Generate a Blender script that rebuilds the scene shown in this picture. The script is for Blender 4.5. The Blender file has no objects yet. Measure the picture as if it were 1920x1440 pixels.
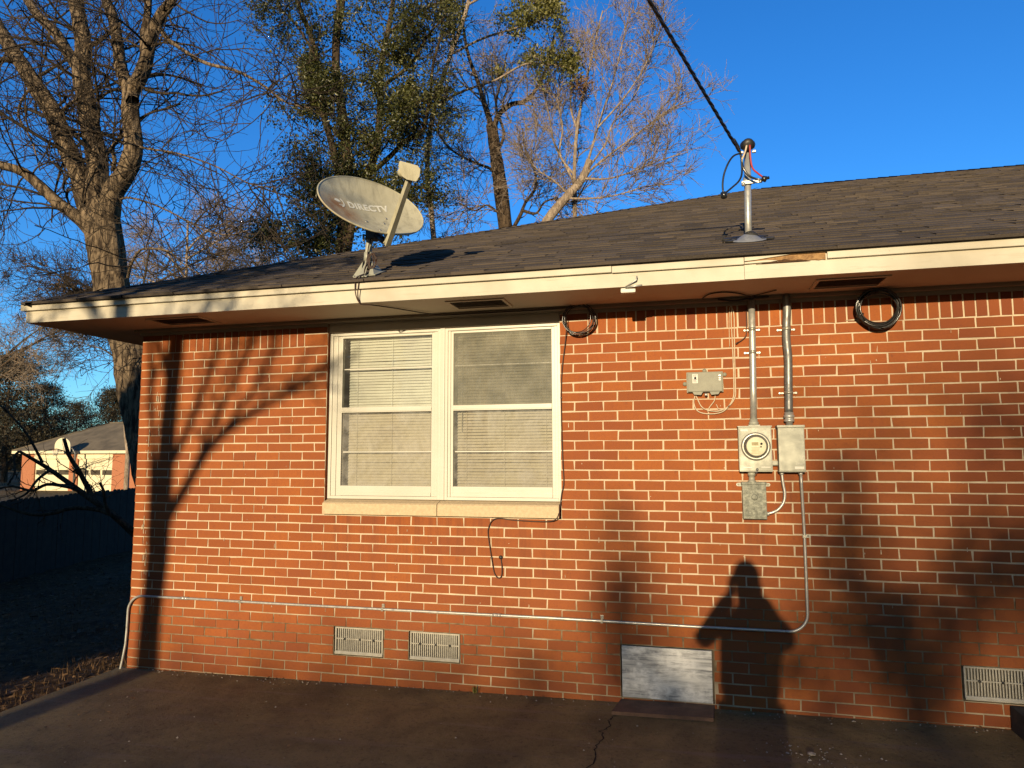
import bpy, bmesh, math, random
import numpy as np
from mathutils import Vector, Matrix

random.seed(7)
RNG = np.random.default_rng(7)
PI = math.pi
SC = bpy.context.scene
COL = SC.collection

# ------------------------------------------------------------------ camera
CAM_F = 1303.0945                      # focal length in pixels of the 1920 px wide photograph
CAM_C = np.array([4.3741, -4.8138, 1.6956])


def rot(r):
    r = np.array(r, float)
    t = np.linalg.norm(r)
    k = r / t
    K = np.array([[0, -k[2], k[1]], [k[2], 0, -k[0]], [-k[1], k[0], 0]])
    return np.eye(3) + math.sin(t) * K + (1 - math.cos(t)) * K @ K


CAM_M = rot((-.0972, .2453, -.0156)) @ np.array([[1, 0, 0], [0, 0, -1], [0, 1, 0]], float)
cam_data = bpy.data.cameras.new('camera')
cam_data.sensor_width = 36
cam_data.lens = CAM_F / 1920 * 36
cam_data.clip_start = 0.02
cam_data.clip_end = 3000
cam = bpy.data.objects.new('camera', cam_data)
COL.objects.link(cam)
mw = Matrix.Identity(4)
for i in range(3):
    mw[i][0], mw[i][1], mw[i][2], mw[i][3] = CAM_M[0][i], -CAM_M[1][i], -CAM_M[2][i], CAM_C[i]
cam.matrix_world = mw
SC.camera = cam


def at(px, py, Y):
    """point of the place seen at a pixel of the photograph, at a given distance Y from the wall"""
    d = CAM_M.T @ np.array([(px - 960) / CAM_F, (py - 720) / CAM_F, 1.0])
    return CAM_C + d * (Y - CAM_C[1]) / d[1]


# ------------------------------------------------------------------ sun and sky
SUN_D = np.array([.06, 1.0, -.165])
SUN_D = SUN_D / np.linalg.norm(SUN_D)
SUN_EL = math.asin(-SUN_D[2])
SUN_AZ = math.atan2(-SUN_D[0], -SUN_D[1])          # direction towards the sun, clockwise from +Y
sun_data = bpy.data.lights.new('sun', 'SUN')
sun_data.energy = 3.8
sun_data.angle = math.radians(.53)
sun_data.color = (1.0, .80, .51)
sun = bpy.data.objects.new('sun', sun_data)
COL.objects.link(sun)
sun.rotation_euler = Vector(SUN_D).to_track_quat('-Z', 'Y').to_euler()
sun.location = (0, -30, 20)

world = bpy.data.worlds.new('World')
SC.world = world
world.use_nodes = True
wn = world.node_tree
bg = wn.nodes['Background']
sky = wn.nodes.new('ShaderNodeTexSky')
sky.sky_type = 'NISHITA'
sky.sun_disc = False
sky.sun_elevation = SUN_EL
sky.sun_rotation = SUN_AZ
sky.air_density = 1.0
sky.dust_density = 0.0
sky.ozone_density = 3.0
hs = wn.nodes.new('ShaderNodeHueSaturation')
hs.inputs['Saturation'].default_value = 1.2
wn.links.new(sky.outputs[0], hs.inputs['Color'])
# deep clear winter blue away from the low sun, warm pale haze around it
wtc = wn.nodes.new('ShaderNodeTexCoord')
wdot = wn.nodes.new('ShaderNodeVectorMath')
wdot.operation = 'DOT_PRODUCT'
wn.links.new(wtc.outputs['Generated'], wdot.inputs[0])
wdot.inputs[1].default_value = tuple(-SUN_D)
wmap = wn.nodes.new('ShaderNodeMapRange')
wmap.interpolation_type = 'SMOOTHSTEP'
wmap.inputs[1].default_value = -.25
wmap.inputs[2].default_value = .55
wn.links.new(wdot.outputs['Value'], wmap.inputs[0])
wtint = wn.nodes.new('ShaderNodeMix')
wtint.data_type = 'RGBA'
wtint.inputs[6].default_value = (.50, .86, 1.22, 1)
wtint.inputs[7].default_value = (.86, .70, .66, 1)
wn.links.new(wmap.outputs[0], wtint.inputs[0])
deep = wn.nodes.new('ShaderNodeMix')
deep.data_type = 'RGBA'
deep.blend_type = 'MULTIPLY'
deep.inputs[0].default_value = 1.0
wn.links.new(wtint.outputs[2], deep.inputs[7])
wn.links.new(hs.outputs[0], deep.inputs[6])
wn.links.new(deep.outputs[2], bg.inputs[0])
bg.inputs[1].default_value = .12

SC.view_settings.view_transform = 'Standard'
SC.view_settings.look = 'None'
SC.view_settings.gamma = 1
SC.view_settings.use_curve_mapping = False
SC.view_settings.exposure = 0.75
SC.cycles.max_bounces = 6
SC.cycles.transparent_max_bounces = 24
SC.cycles.caustics_reflective = False
SC.cycles.caustics_refractive = False


# ------------------------------------------------------------------ materials
class N:
    """small helper to write node materials"""
    def __init__(s, name, rough=.7, metal=0.0, spec=.4):
        s.m = bpy.data.materials.new(name)
        s.m.use_nodes = True
        s.t = s.m.node_tree
        s.b = s.t.nodes['Principled BSDF']
        s.b.inputs['Roughness'].default_value = rough
        s.b.inputs['Metallic'].default_value = metal
        s.b.inputs['Specular IOR Level'].default_value = spec
        s.tc = s.t.nodes.new('ShaderNodeTexCoord')
        s.co = s.tc.outputs['Object']

    def new(s, k, **kw):
        n = s.t.nodes.new(k)
        for a, b in kw.items():
            setattr(n, a, b)
        return n

    def link(s, a, b):
        s.t.links.new(a, b)

    def put(s, sock, v):
        if isinstance(v, (int, float)):
            sock.default_value = v
        elif isinstance(v, tuple):
            sock.default_value = (v + (1,)) if (len(v) == 3 and len(sock.default_value) == 4) else v
        else:
            s.link(v, sock)

    def mapping(s, scale):
        n = s.new('ShaderNodeMapping')
        s.link(s.co, n.inputs[0])
        n.inputs['Scale'].default_value = scale
        return n.outputs[0]

    def noise(s, scale, detail=4, rough=.6, co=None, dist=0):
        n = s.new('ShaderNodeTexNoise')
        s.link(co or s.co, n.inputs['Vector'])
        n.inputs['Scale'].default_value = scale
        n.inputs['Detail'].default_value = detail
        n.inputs['Roughness'].default_value = rough
        n.inputs['Distortion'].default_value = dist
        return n.outputs[0]

    def ramp(s, f, a, b, va=0.0, vb=1.0):
        n = s.new('ShaderNodeMapRange')
        s.link(f, n.inputs[0])
        n.inputs[1].default_value = a
        n.inputs[2].default_value = b
        n.inputs[3].default_value = va
        n.inputs[4].default_value = vb
        return n.outputs[0]

    def mix(s, f, a, b, mode='MIX'):
        n = s.new('ShaderNodeMix', data_type='RGBA', blend_type=mode)
        s.put(n.inputs[0], f)
        s.put(n.inputs[6], a)
        s.put(n.inputs[7], b)
        return n.outputs[2]

    def math(s, op, a, b=0.0):
        n = s.new('ShaderNodeMath', operation=op)
        s.put(n.inputs[0], a)
        s.put(n.inputs[1], b)
        return n.outputs[0]

    def attr(s, name):
        n = s.new('ShaderNodeAttribute')
        n.attribute_name = name
        return n.outputs['Fac']

    def col(s, v):
        s.put(s.b.inputs['Base Color'], v)

    def bump(s, h, strength=.3, dist=.01):
        n = s.new('ShaderNodeBump')
        n.inputs['Strength'].default_value = strength
        n.inputs['Distance'].default_value = dist
        s.link(h, n.inputs['Height'])
        s.link(n.outputs[0], s.b.inputs['Normal'])


def simple(name, c1, c2=None, scale=8, rough=.7, metal=0., bump=0., bscale=None, spec=.4, detail=5, lo=.35, hi=.65):
    n = N(name, rough, metal, spec)
    if c2 is None:
        n.col(c1)
    else:
        n.col(n.mix(n.ramp(n.noise(scale, detail), lo, hi), c1, c2))
    if bump:
        n.bump(n.noise(bscale or scale * 4, 5), bump, .01)
    return n.m


def m_brick():
    n = N('brick_clay', .85, spec=.25)
    a = n.attr('tint')
    c = n.mix(a, (.185, .050, .017), (.375, .115, .026))
    big = n.ramp(n.noise(2.2, 3), .35, .7)
    c = n.mix(n.math('MULTIPLY', big, .35), c, (.25, .06, .028))
    sp = n.ramp(n.noise(60, 3, .7), .42, .75)
    c = n.mix(n.math('MULTIPLY', sp, .35), c, (.20, .055, .03))
    st = n.noise(1.0, 4, .7, n.mapping((30, 30, 3)))
    c = n.mix(n.math('MULTIPLY', n.ramp(st, .55, .8), .3), c, (.17, .05, .03))
    sep = n.new('ShaderNodeSeparateXYZ')
    n.link(n.co, sep.inputs[0])
    low = n.math('MULTIPLY', n.ramp(sep.outputs[2], .9, .0), n.ramp(n.noise(3.5, 4), .4, .7))
    c = n.mix(n.math('MULTIPLY', low, .5), c, (.20, .06, .035))
    x_, z_ = sep.outputs[0], sep.outputs[2]
    drip = n.noise(1.0, 5, .7, n.mapping((14, 14, .9)))
    for (xa, xb, zt, ln) in ((1.72, 3.5, 1.24, .7), (4.70, 4.87, 1.27, .9), (4.94, 5.09, 1.56, .6)):
        band = n.math('MULTIPLY', n.math('MULTIPLY', n.ramp(x_, xa - .03, xa + .05), n.ramp(x_, xb + .03, xb - .05)), n.math('MULTIPLY', n.ramp(z_, zt - ln, zt), n.ramp(z_, zt + .02, zt)))
        c = n.mix(n.math('MULTIPLY', n.math('MULTIPLY', band, n.ramp(drip, .45, .7)), .75), c, (.13, .045, .025))
    patch = n.ramp(n.noise(.55, 3, .5), .42, .62)
    c = n.mix(n.math('MULTIPLY', patch, .32), c, (.20, .062, .027))
    edge = n.ramp(n.noise(22, 4, .75), .60, .72)
    c = n.mix(n.math('MULTIPLY', edge, .45), c, (.15, .05, .03))
    n.col(c)
    n.bump(n.noise(140, 4, .7), .45, .004)
    return n.m


def m_mortar():
    n = N('mortar', .95, spec=.15)
    c = n.mix(n.ramp(n.noise(9, 5), .35, .65), (.49, .395, .275), (.60, .495, .355))
    c = n.mix(n.math('MULTIPLY', n.ramp(n.noise(55, 3), .55, .75), .5), c, (.36, .27, .18))
    sep = n.new('ShaderNodeSeparateXYZ')
    n.link(n.co, sep.inputs[0])
    x, z = sep.outputs[0], sep.outputs[2]
    # damp stained joints near the ground, climbing towards the right
    top = n.math('ADD', n.ramp(x, 2.0, 6.4, .50, .90), n.math('MULTIPLY', n.math('SUBTRACT', n.noise(1.7, 3), .5), .42))
    f = n.ramp(n.math('SUBTRACT', top, z), -.05, .08)
    f = n.math('MULTIPLY', f, n.ramp(n.noise(2.3, 2, .5), .30, .48, .25, 1.0))
    f = n.math('MULTIPLY', f, n.ramp(z, .02, .30, .45, 1.0))
    c = n.mix(f, c, n.mix(n.ramp(n.noise(14, 3), .4, .6), (.13, .10, .06), (.24, .18, .11)))
    n.col(c)
    n.bump(n.noise(90, 4, .7), .5, .005)
    return n.m


def m_shingle():
    n = N('shingle', .95, spec=.15)
    a = n.attr('tint')
    c = n.mix(a, (.034, .027, .022), (.108, .085, .068))
    sp = n.noise(260, 2, .7)
    c = n.mix(n.ramp(sp, .4, .7, 0, .35), c, (.25, .21, .17))
    big = n.ramp(n.noise(1.1, 4), .35, .7)
    c = n.mix(n.math('MULTIPLY', big, .45), c, (.060, .048, .040))
    n.col(c)
    n.bump(n.noise(220, 3, .8), .6, .004)
    return n.m


def m_paint(name, base, dirt, amt=.5, rough=.55):
    n = N(name, rough)
    c = n.mix(n.math('MULTIPLY', n.ramp(n.noise(1.4, 4), .4, .7), amt), base, dirt)
    st = n.noise(1.0, 5, .7, n.mapping((3, 3, 45)))
    c = n.mix(n.math('MULTIPLY', n.ramp(st, .58, .72), amt * .7), c, dirt)
    chip = n.math('MULTIPLY', n.ramp(n.noise(38, 5, .75), .665, .70), n.ramp(n.noise(1.1, 2), .48, .6))
    c = n.mix(n.math('MULTIPLY', chip, amt), c, tuple(v * .45 for v in dirt))
    n.col(c)
    n.bump(n.noise(1.0, 4, .6, n.mapping((4, 60, 60))), .12, .004)
    return n.m


def m_steel(name, c1, c2, rough=.42, metal=.75, scale=18, bump=.08):
    n = N(name, rough, metal)
    f = n.ramp(n.noise(scale, 6, .65), .35, .68)
    n.col(n.mix(f, c1, c2))
    n.put(n.b.inputs['Roughness'], n.ramp(n.noise(scale * 1.7, 4), .3, .7, rough - .1, rough + .18))
    n.bump(n.noise(scale * 3, 4), bump, .004)
    return n.m


def m_concrete():
    n = N('patio_concrete', .9, spec=.25)
    c = n.mix(n.ramp(n.noise(.9, 5, .6), .35, .68), (.285, .208, .092), (.185, .138, .066))
    c = n.mix(n.ramp(n.noise(4.5, 5, .7), .45, .75, 0, .55), c, (.085, .063, .034))
    c = n.mix(n.ramp(n.noise(70, 3, .7), .52, .72, 0, .7), c, (.26, .18, .12))
    c = n.mix(n.ramp(n.noise(38, 3, .7), .55, .72, 0, .6), c, (.045, .03, .022))
    # pale trowel streaks along the wall
    st = n.noise(1.0, 4, .6, n.mapping((.7, 9, 1)))
    c = n.mix(n.ramp(st, .56, .68, 0, .6), c, (.25, .185, .13))
    pt_ = n.noise(1.6, 4, .55, dist=.8)
    c = n.mix(n.ramp(pt_, .50, .64, 0, .35), c, (.07, .053, .030))
    n.col(c)
    n.bump(n.noise(34, 6, .8), .9, .010)
    return n.m


def m_ground():
    n = N('dirt_and_grass', .95, spec=.2)
    c = n.mix(n.ramp(n.noise(1.3, 5), .38, .66), (.13, .09, .048), (.085, .068, .03))
    c = n.mix(n.ramp(n.noise(16, 4, .7), .5, .75), c, (.19, .14, .08))
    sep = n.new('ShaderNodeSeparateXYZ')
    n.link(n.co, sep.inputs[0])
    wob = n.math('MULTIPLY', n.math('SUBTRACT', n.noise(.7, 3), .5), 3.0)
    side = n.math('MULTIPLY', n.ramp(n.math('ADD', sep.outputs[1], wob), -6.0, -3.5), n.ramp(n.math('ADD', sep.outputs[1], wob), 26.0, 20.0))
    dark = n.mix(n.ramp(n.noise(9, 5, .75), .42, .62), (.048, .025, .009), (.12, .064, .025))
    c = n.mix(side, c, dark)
    n.col(c)
    n.bump(n.noise(22, 6, .75), .9, .05)
    return n.m


def m_bark(name, c1, c2, scale=9, streak=4.):
    n = N(name, .95, spec=.12)
    f = n.noise(1.0, 5, .7, n.mapping((scale * streak, scale * streak, scale)), .6)
    g = n.noise(2.2, 3)
    c = n.mix(n.ramp(f, .42, .58), c1, c2)
    c = n.mix(n.ramp(g, .4, .7, 0, .4), c, tuple(v * .62 for v in c2))
    n.col(c)
    n.bump(f, 1.0, .05)
    return n.m


def m_leaf(name, dark, light, rough=.45, trans=.25):
    n = N(name, rough, spec=.5)
    c = n.mix(n.attr('tint'), dark, light)
    n.col(c)
    tr = n.new('ShaderNodeBsdfTranslucent')
    n.link(c, tr.inputs[0])
    mx = n.new('ShaderNodeMixShader')
    mx.inputs[0].default_value = trans
    out = n.t.nodes['Material Output']
    n.link(n.b.outputs[0], mx.inputs[1])
    n.link(tr.outputs[0], mx.inputs[2])
    n.link(mx.outputs[0], out.inputs[0])
    return n.m


def m_glass(name, tint=(.92, .95, .93), dirt=.10):
    n = N(name, .05)
    out = n.t.nodes['Material Output']
    tr = n.new('ShaderNodeBsdfTransparent')
    tr.inputs[0].default_value = tint + (1,)
    gl = n.new('ShaderNodeBsdfGlossy')
    gl.inputs['Roughness'].default_value = .02
    fr = n.new('ShaderNodeFresnel')
    fr.inputs[0].default_value = 1.5
    df = n.new('ShaderNodeBsdfDiffuse')
    df.inputs[0].default_value = (.55, .53, .48, 1)
    m1 = n.new('ShaderNodeMixShader')
    n.put(m1.inputs[0], n.ramp(n.noise(7, 6, .7), .4, .75, dirt * .5, dirt * 1.8))
    n.link(tr.outputs[0], m1.inputs[1])
    n.link(df.outputs[0], m1.inputs[2])
    m2 = n.new('ShaderNodeMixShader')
    n.link(fr.outputs[0], m2.inputs[0])
    n.link(m1.outputs[0], m2.inputs[1])
    n.link(gl.outputs[0], m2.inputs[2])
    n.link(m2.outputs[0], out.inputs[0])
    return n.m


def m_screen():
    """woven insect screen: dark wires that let a part of the light through"""
    n = N('insect_screen', .8)
    out = n.t.nodes['Material Output']
    tr = n.new('ShaderNodeBsdfTransparent')
    df = n.new('ShaderNodeBsdfDiffuse')
    n.put(df.inputs[0], n.mix(n.ramp(n.noise(6, 5), .35, .7), (.15, .15, .12), (.30, .29, .23)))
    w = n.ramp(n.noise(1.0, 2, .5, n.mapping((160, 160, 25))), .35, .65, .42, .62)
    mx = n.new('ShaderNodeMixShader')
    n.link(w, mx.inputs[0])
    n.link(tr.outputs[0], mx.inputs[1])
    n.link(df.outputs[0], mx.inputs[2])
    n.link(mx.outputs[0], out.inputs[0])
    return n.m


def m_plywood():
    n = N('weathered_plywood', .8)
    g = n.noise(1.0, 7, .72, n.mapping((1.6, 8, 17)), 1.1)
    c = n.mix(n.ramp(g, .40, .58), (.22, .22, .225), (.78, .765, .73))
    h = n.noise(1.0, 5, .7, n.mapping((3, 8, 80)), .8)
    c = n.mix(n.ramp(h, .5, .72, 0, .75), c, (.75, .73, .70))
    c = n.mix(n.ramp(n.noise(2.1, 3), .5, .75, 0, .6), c, (.20, .21, .24))
    wash = n.math('MULTIPLY', n.ramp(n.noise(5.5, 5, .7), .44, .60), n.ramp(n.noise(1.0, 5, .75, n.mapping((9, 8, 40))), .36, .52))
    c = n.mix(n.math('MULTIPLY', wash, .8), c, (.84, .83, .81))
    n.col(c)
    n.bump(g, .5, .01)
    return n.m


def m_dish():
    n = N('grimy_grey_dish', .6, spec=.3)
    c = n.mix(n.ramp(n.noise(3.5, 4), .35, .65), (.40, .37, .26), (.50, .47, .34))
    st = n.noise(1.0, 4, .65, n.mapping((16, 16, 2.2)), .4)
    c = n.mix(n.ramp(st, .48, .72, 0, .75), c, (.25, .23, .165))
    # rust bloom on the far left edge
    v = n.new('ShaderNodeVectorMath', operation='DISTANCE')
    n.link(n.co, v.inputs[0])
    n.rust = v
    f = n.math('MULTIPLY', n.ramp(v.outputs['Value'], .20, .07), n.ramp(n.noise(9, 4), .35, .6, .45, 1))
    c = n.mix(n.math('MULTIPLY', f, .9), c, (.26, .12, .04))
    n.col(c)
    return n


MAT = {}
MAT['brick'] = m_brick()
MAT['mortar'] = m_mortar()
MAT['shingle'] = m_shingle()
MAT['fascia'] = m_paint('cream_fascia_paint', (.57, .525, .42), (.36, .31, .22), .85)
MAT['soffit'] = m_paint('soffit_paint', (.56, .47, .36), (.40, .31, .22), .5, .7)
MAT['frieze_shade'] = m_paint('frieze_shade_paint', (.30, .25, .19), (.20, .16, .12), .5, .7)  # cream boards; the shade under the eave is put into this darker paint
MAT['vent_dark'] = simple('soffit_vent_metal', (.16, .10, .07), (.10, .065, .045), 20, .7)
MAT['rot'] = simple('rotten_wood', (.42, .25, .11), (.20, .11, .05), 40, .95, bump=.8, bscale=90)
MAT['rot_dark'] = simple('rot_cavity', (.045, .022, .012), (.09, .045, .02), 60, .95)
MAT['sill'] = simple('sill_stone', (.58, .45, .285), (.48, .37, .23), 45, .85, bump=.25, bscale=160)
MAT['white_metal'] = m_paint('white_window_metal', (.55, .53, .46), (.42, .39, .31), .6, .36)
MAT['glass'] = m_glass('window_glass', dirt=.10)
MAT['glass_dirty'] = m_glass('dusty_window_glass', tint=(.80, .78, .72), dirt=.26)
MAT['screen'] = m_screen()
MAT['blind'] = simple('blind_slat', (.66, .64, .55), (.58, .55, .47), 6, .5)
MAT['room'] = simple('room_paint', (.26, .20, .14), (.19, .145, .10), 1.2, .9)
MAT['curtain'] = simple('tan_curtain', (.42, .26, .13), (.34, .2, .1), 5, .9)
MAT['vent_metal'] = m_steel('cast_vent_metal', (.46, .43, .36), (.36, .33, .27), .6, .25, 25, .15)
MAT['vent_hole'] = simple('vent_gap', (.17, .15, .115), (.11, .095, .075), 20, .9)
MAT['ply'] = m_plywood()
MAT['flap'] = simple('brown_board', (.15, .085, .058), (.095, .056, .04), 12, .9, bump=.4, bscale=70)
MAT['galv'] = m_steel('galvanised_conduit', (.52, .51, .47), (.40, .40, .38), .36, .5, 22, .05)
MAT['galv_dull'] = m_steel('dull_grey_conduit', (.16, .16, .155), (.26, .26, .25), .42, .55, 16, .05)
MAT['box'] = m_steel('grey_meter_enamel', (.40, .40, .33), (.31, .31, .255), .5, .2, 9, .04)
MAT['box_old'] = m_steel('mottled_galvanised', (.24, .245, .20), (.11, .115, .095), .55, .35, 34, .3)
MAT['ring'] = m_steel('meter_ring', (.42, .40, .34), (.30, .29, .25), .34, .6, 10, .03)
MAT['dial'] = simple('meter_face', (.66, .61, .43), (.56, .52, .36), 30, .6)
MAT['dial_mark'] = simple('meter_print', (.30, .25, .13), (.38, .32, .18), 40, .7)
MAT['black'] = simple('black_plastic', (.016, .015, .015), (.03, .028, .026), 20, .45)
MAT['black_gloss'] = simple('black_cable_jacket', (.012, .012, .012), (.02, .02, .02), 20, .22, spec=.6)
MAT['cream_wire'] = simple('cream_wire', (.60, .49, .34), (.48, .38, .26), 30, .6)
MAT['brown_wire'] = simple('brown_coax', (.055, .028, .020), (.035, .02, .015), 30, .5)
MAT['red_wire'] = simple('red_wire', (.40, .035, .03), (.32, .03, .025), 30, .4)
MAT['white_plastic'] = simple('white_plastic', (.72, .70, .62), (.62, .6, .52), 14, .5)
MAT['tel'] = simple('grey_plastic_box', (.25, .245, .185), (.20, .195, .15), 20, .55)
MAT['lead'] = m_steel('lead_flashing', (.27, .28, .31), (.19, .20, .23), .5, .3, 26, .25)
MAT['tar'] = simple('roofing_tar', (.02, .019, .018), (.035, .033, .03), 20, .6, bump=.5)
MAT['patio'] = m_concrete()
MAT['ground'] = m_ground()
MAT['crack'] = simple('crack_gap', (.014, .011, .009), (.02, .016, .012), 40, .95)
MAT['step'] = simple('step_concrete', (.055, .047, .042), (.035, .03, .027), 8, .9, bump=.4, bscale=60)
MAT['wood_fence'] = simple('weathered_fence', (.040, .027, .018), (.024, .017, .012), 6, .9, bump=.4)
MAT['bark_big'] = m_bark('pale_furrowed_bark', (.25, .185, .12), (.04, .029, .021), 3.4, 4.5)
MAT['bark_twig'] = m_bark('grey_twig_bark', (.115, .09, .065), (.055, .042, .032), 9)
MAT['bark_dark'] = m_bark('dark_bark', (.12, .085, .055), (.045, .032, .022), 4)
MAT['bark_pale'] = m_bark('pinkish_twig_bark', (.44, .35, .265), (.23, .175, .13), 5)
MAT['leaf_dark'] = m_leaf('glossy_dark_leaf', (.030, .038, .010), (.150, .145, .036), .40, .22)
MAT['leaf_olive'] = m_leaf('olive_leaf', (.10, .105, .025), (.30, .27, .075), .45, .3)
MAT['leaf_cedar'] = m_leaf('cedar_needle', (.022, .020, .010), (.085, .062, .026), .6, .15)
MAT['leaf_brown'] = m_leaf('dry_brown_leaf', (.14, .075, .035), (.33, .19, .085), .7, .3)
MAT['leaf_mould'] = m_leaf('damp_fallen_leaf', (.05, .027, .011), (.20, .11, .045), .8, .1)
MAT['far_brick'] = simple('far_brick', (.42, .17, .085), (.33, .125, .065), 9, .9)
MAT['far_roof'] = simple('far_roof', (.175, .140, .095), (.105, .085, .06), 1.2, .95, bump=.3, bscale=12)
MAT['far_door'] = m_paint('garage_door_paint', (.72, .65, .45), (.60, .53, .36), .4)
MAT['far_pane'] = simple('garage_pane', (.09, .075, .055), (.06, .05, .04), 3, .3)
MAT['skin'] = simple('skin', (.45, .27, .19), (.40, .23, .16), 20, .55)
MAT['hair'] = simple('hair', (.035, .022, .014), (.05, .03, .02), 60, .6)
MAT['jacket'] = simple('dark_jacket_cloth', (.04, .045, .06), (.055, .06, .075), 40, .85)
MAT['trouser'] = simple('denim', (.05, .065, .11), (.035, .045, .08), 50, .9)
MAT['debris'] = simple('pale_debris', (.42, .36, .29), (.30, .25, .2), 30, .9)


# ------------------------------------------------------------------ mesh helpers
def tag(o, label=None, cat=None, group=None, kind=None):
    if label: o['label'] = label
    if cat: o['category'] = cat
    if group: o['group'] = group
    if kind: o['kind'] = kind
    return o


def world_loc(o):
    v = Vector((0, 0, 0))
    while o is not None:
        v = v + o.location
        o = o.parent
    return v


def empty(name, loc, label, cat, group=None):
    o = bpy.data.objects.new(name, None)
    o.empty_display_size = .1
    COL.objects.link(o)
    o.location = loc
    return tag(o, label, cat, group)


class MB:
    """collects shapes in place coordinates, links them as ONE mesh object"""
    def __init__(s):
        s.v, s.f, s.mi, s.sm, s.tint = [], [], [], [], []

    def add(s, verts, faces, mi=0, smooth=False, tint=None):
        b = len(s.v)
        s.v.extend([tuple(p) for p in verts])
        s.f.extend([tuple(i + b for i in f) for f in faces])
        s.mi.extend([mi] * len(faces))
        s.sm.extend([smooth] * len(faces))
        s.tint.extend([.5 if tint is None else tint] * len(faces))
        return s

    def box(s, lo, hi, mi=0, bev=0.0):
        x0, y0, z0 = lo
        x1, y1, z1 = hi
        if bev <= 0:
            v = [(x0, y0, z0), (x1, y0, z0), (x1, y1, z0), (x0, y1, z0), (x0, y0, z1), (x1, y0, z1), (x1, y1, z1), (x0, y1, z1)]
            s.add(v, [(0, 3, 2, 1), (4, 5, 6, 7), (0, 1, 5, 4), (1, 2, 6, 5), (2, 3, 7, 6), (3, 0, 4, 7)], mi)
        else:
            bm = bmesh.new()
            bmesh.ops.create_cube(bm, size=1)
            for q in bm.verts:
                q.co = Vector(((q.co.x + .5) * (x1 - x0) + x0, (q.co.y + .5) * (y1 - y0) + y0, (q.co.z + .5) * (z1 - z0) + z0))
            bmesh.ops.bevel(bm, geom=list(bm.edges), offset=bev, segments=2, affect='EDGES', profile=.7)
            s.bm(bm, mi)
        return s

    def bm(s, bm, mi=0, smooth=False):
        bm.verts.index_update()
        s.add([q.co[:] for q in bm.verts], [[q.index for q in f.verts] for f in bm.faces], mi, smooth)
        bm.free()
        return s

    def quad(s, a, b, c, d, mi=0, tint=None):
        return s.add([a, b, c, d], [(0, 1, 2, 3)], mi, False, tint)

    def tube(s, pts, r, n=8, mi=0, cap=True):
        P = np.array(pts, float)
        R = np.full(len(P), r, float) if np.isscalar(r) else np.array(r, float)
        V, F = tubes(P[None], R[None], n)
        s.add(V, F.tolist(), mi, True)
        if cap:
            b = len(s.v) - len(V)
            k = len(P)
            s.f.append(tuple(b + i for i in range(n))[::-1])
            s.f.append(tuple(b + (k - 1) * n + i for i in range(n)))
            s.mi += [mi] * 2
            s.sm += [False] * 2
            s.tint += [.5] * 2
        return s

    def lathe(s, c, axis, prof, n=24, mi=0):
        """prof: list of (distance along axis, radius)"""
        c = np.array(c, float)
        a = np.array(axis, float)
        a = a / np.linalg.norm(a)
        h = np.array([0, 0, 1.0]) if abs(a[2]) < .9 else np.array([1.0, 0, 0])
        u = np.cross(a, h)
        u /= np.linalg.norm(u)
        w = np.cross(a, u)
        v, f = [], []
        for d, r in prof:
            for i in range(n):
                t = 2 * PI * i / n
                v.append(c + a * d + r * (math.cos(t) * u + math.sin(t) * w))
        for j in range(len(prof) - 1):
            for i in range(n):
                k = (i + 1) % n
                f.append((j * n + i, j * n + k, (j + 1) * n + k, (j + 1) * n + i))
        f.append(tuple(range(n))[::-1])
        f.append(tuple((len(prof) - 1) * n + i for i in range(n)))
        s.add(v, f, mi, True)
        return s

    def prism(s, poly, d, mi=0):
        """poly: points of a flat outline, d: extrusion vector"""
        P = [np.array(p, float) for p in poly]
        d = np.array(d, float)
        k = len(P)
        s.add(P + [p + d for p in P], [tuple(range(k))[::-1], tuple(range(k, 2 * k))] +
              [(i, (i + 1) % k, (i + 1) % k + k, i + k) for i in range(k)], mi)
        return s

    def build(s, name, mats, parent=None, origin=None):
        off = world_loc(parent) if parent is not None else Vector(origin or (0, 0, 0))
        off = np.array(off)
        V = np.array(s.v, float) - off
        me = bpy.data.meshes.new(name)
        me.from_pydata(V.tolist(), [], s.f)
        for m in (mats if isinstance(mats, (list, tuple)) else [mats]):
            me.materials.append(m)
        me.polygons.foreach_set('material_index', s.mi)
        me.polygons.foreach_set('use_smooth', s.sm)
        at_ = me.attributes.new('tint', 'FLOAT', 'FACE')
        at_.data.foreach_set('value', s.tint)
        me.update()
        o = bpy.data.objects.new(name, me)
        COL.objects.link(o)
        if parent is not None:
            o.parent = parent
        else:
            o.location = origin or (0, 0, 0)
        return o


def fast_mesh(name, V, F, mat, parent=None, tint=None, smooth=False, origin=None):
    """big mesh of faces that all have the same number of corners"""
    off = np.array(world_loc(parent)) if parent is not None else np.array(origin or (0, 0, 0), float)
    V = np.asarray(V, np.float32) - off.astype(np.float32)
    F = np.asarray(F, np.int32)
    me = bpy.data.meshes.new(name)
    k = F.shape[1]
    me.vertices.add(len(V))
    me.vertices.foreach_set('co', V.ravel())
    me.loops.add(F.size)
    me.loops.foreach_set('vertex_index', F.ravel())
    me.polygons.add(len(F))
    me.polygons.foreach_set('loop_start', np.arange(0, F.size, k, dtype=np.int32))
    me.polygons.foreach_set('loop_total', np.full(len(F), k, np.int32))
    me.polygons.foreach_set('use_smooth', np.full(len(F), smooth, bool))
    me.materials.append(mat)
    if tint is not None:
        a = me.attributes.new('tint', 'FLOAT', 'FACE')
        a.data.foreach_set('value', np.asarray(tint, np.float32))
    me.update(calc_edges=True)
    me.validate()
    o = bpy.data.objects.new(name, me)
    COL.objects.link(o)
    if parent is not None:
        o.parent = parent
    else:
        o.location = off
    return o


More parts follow.
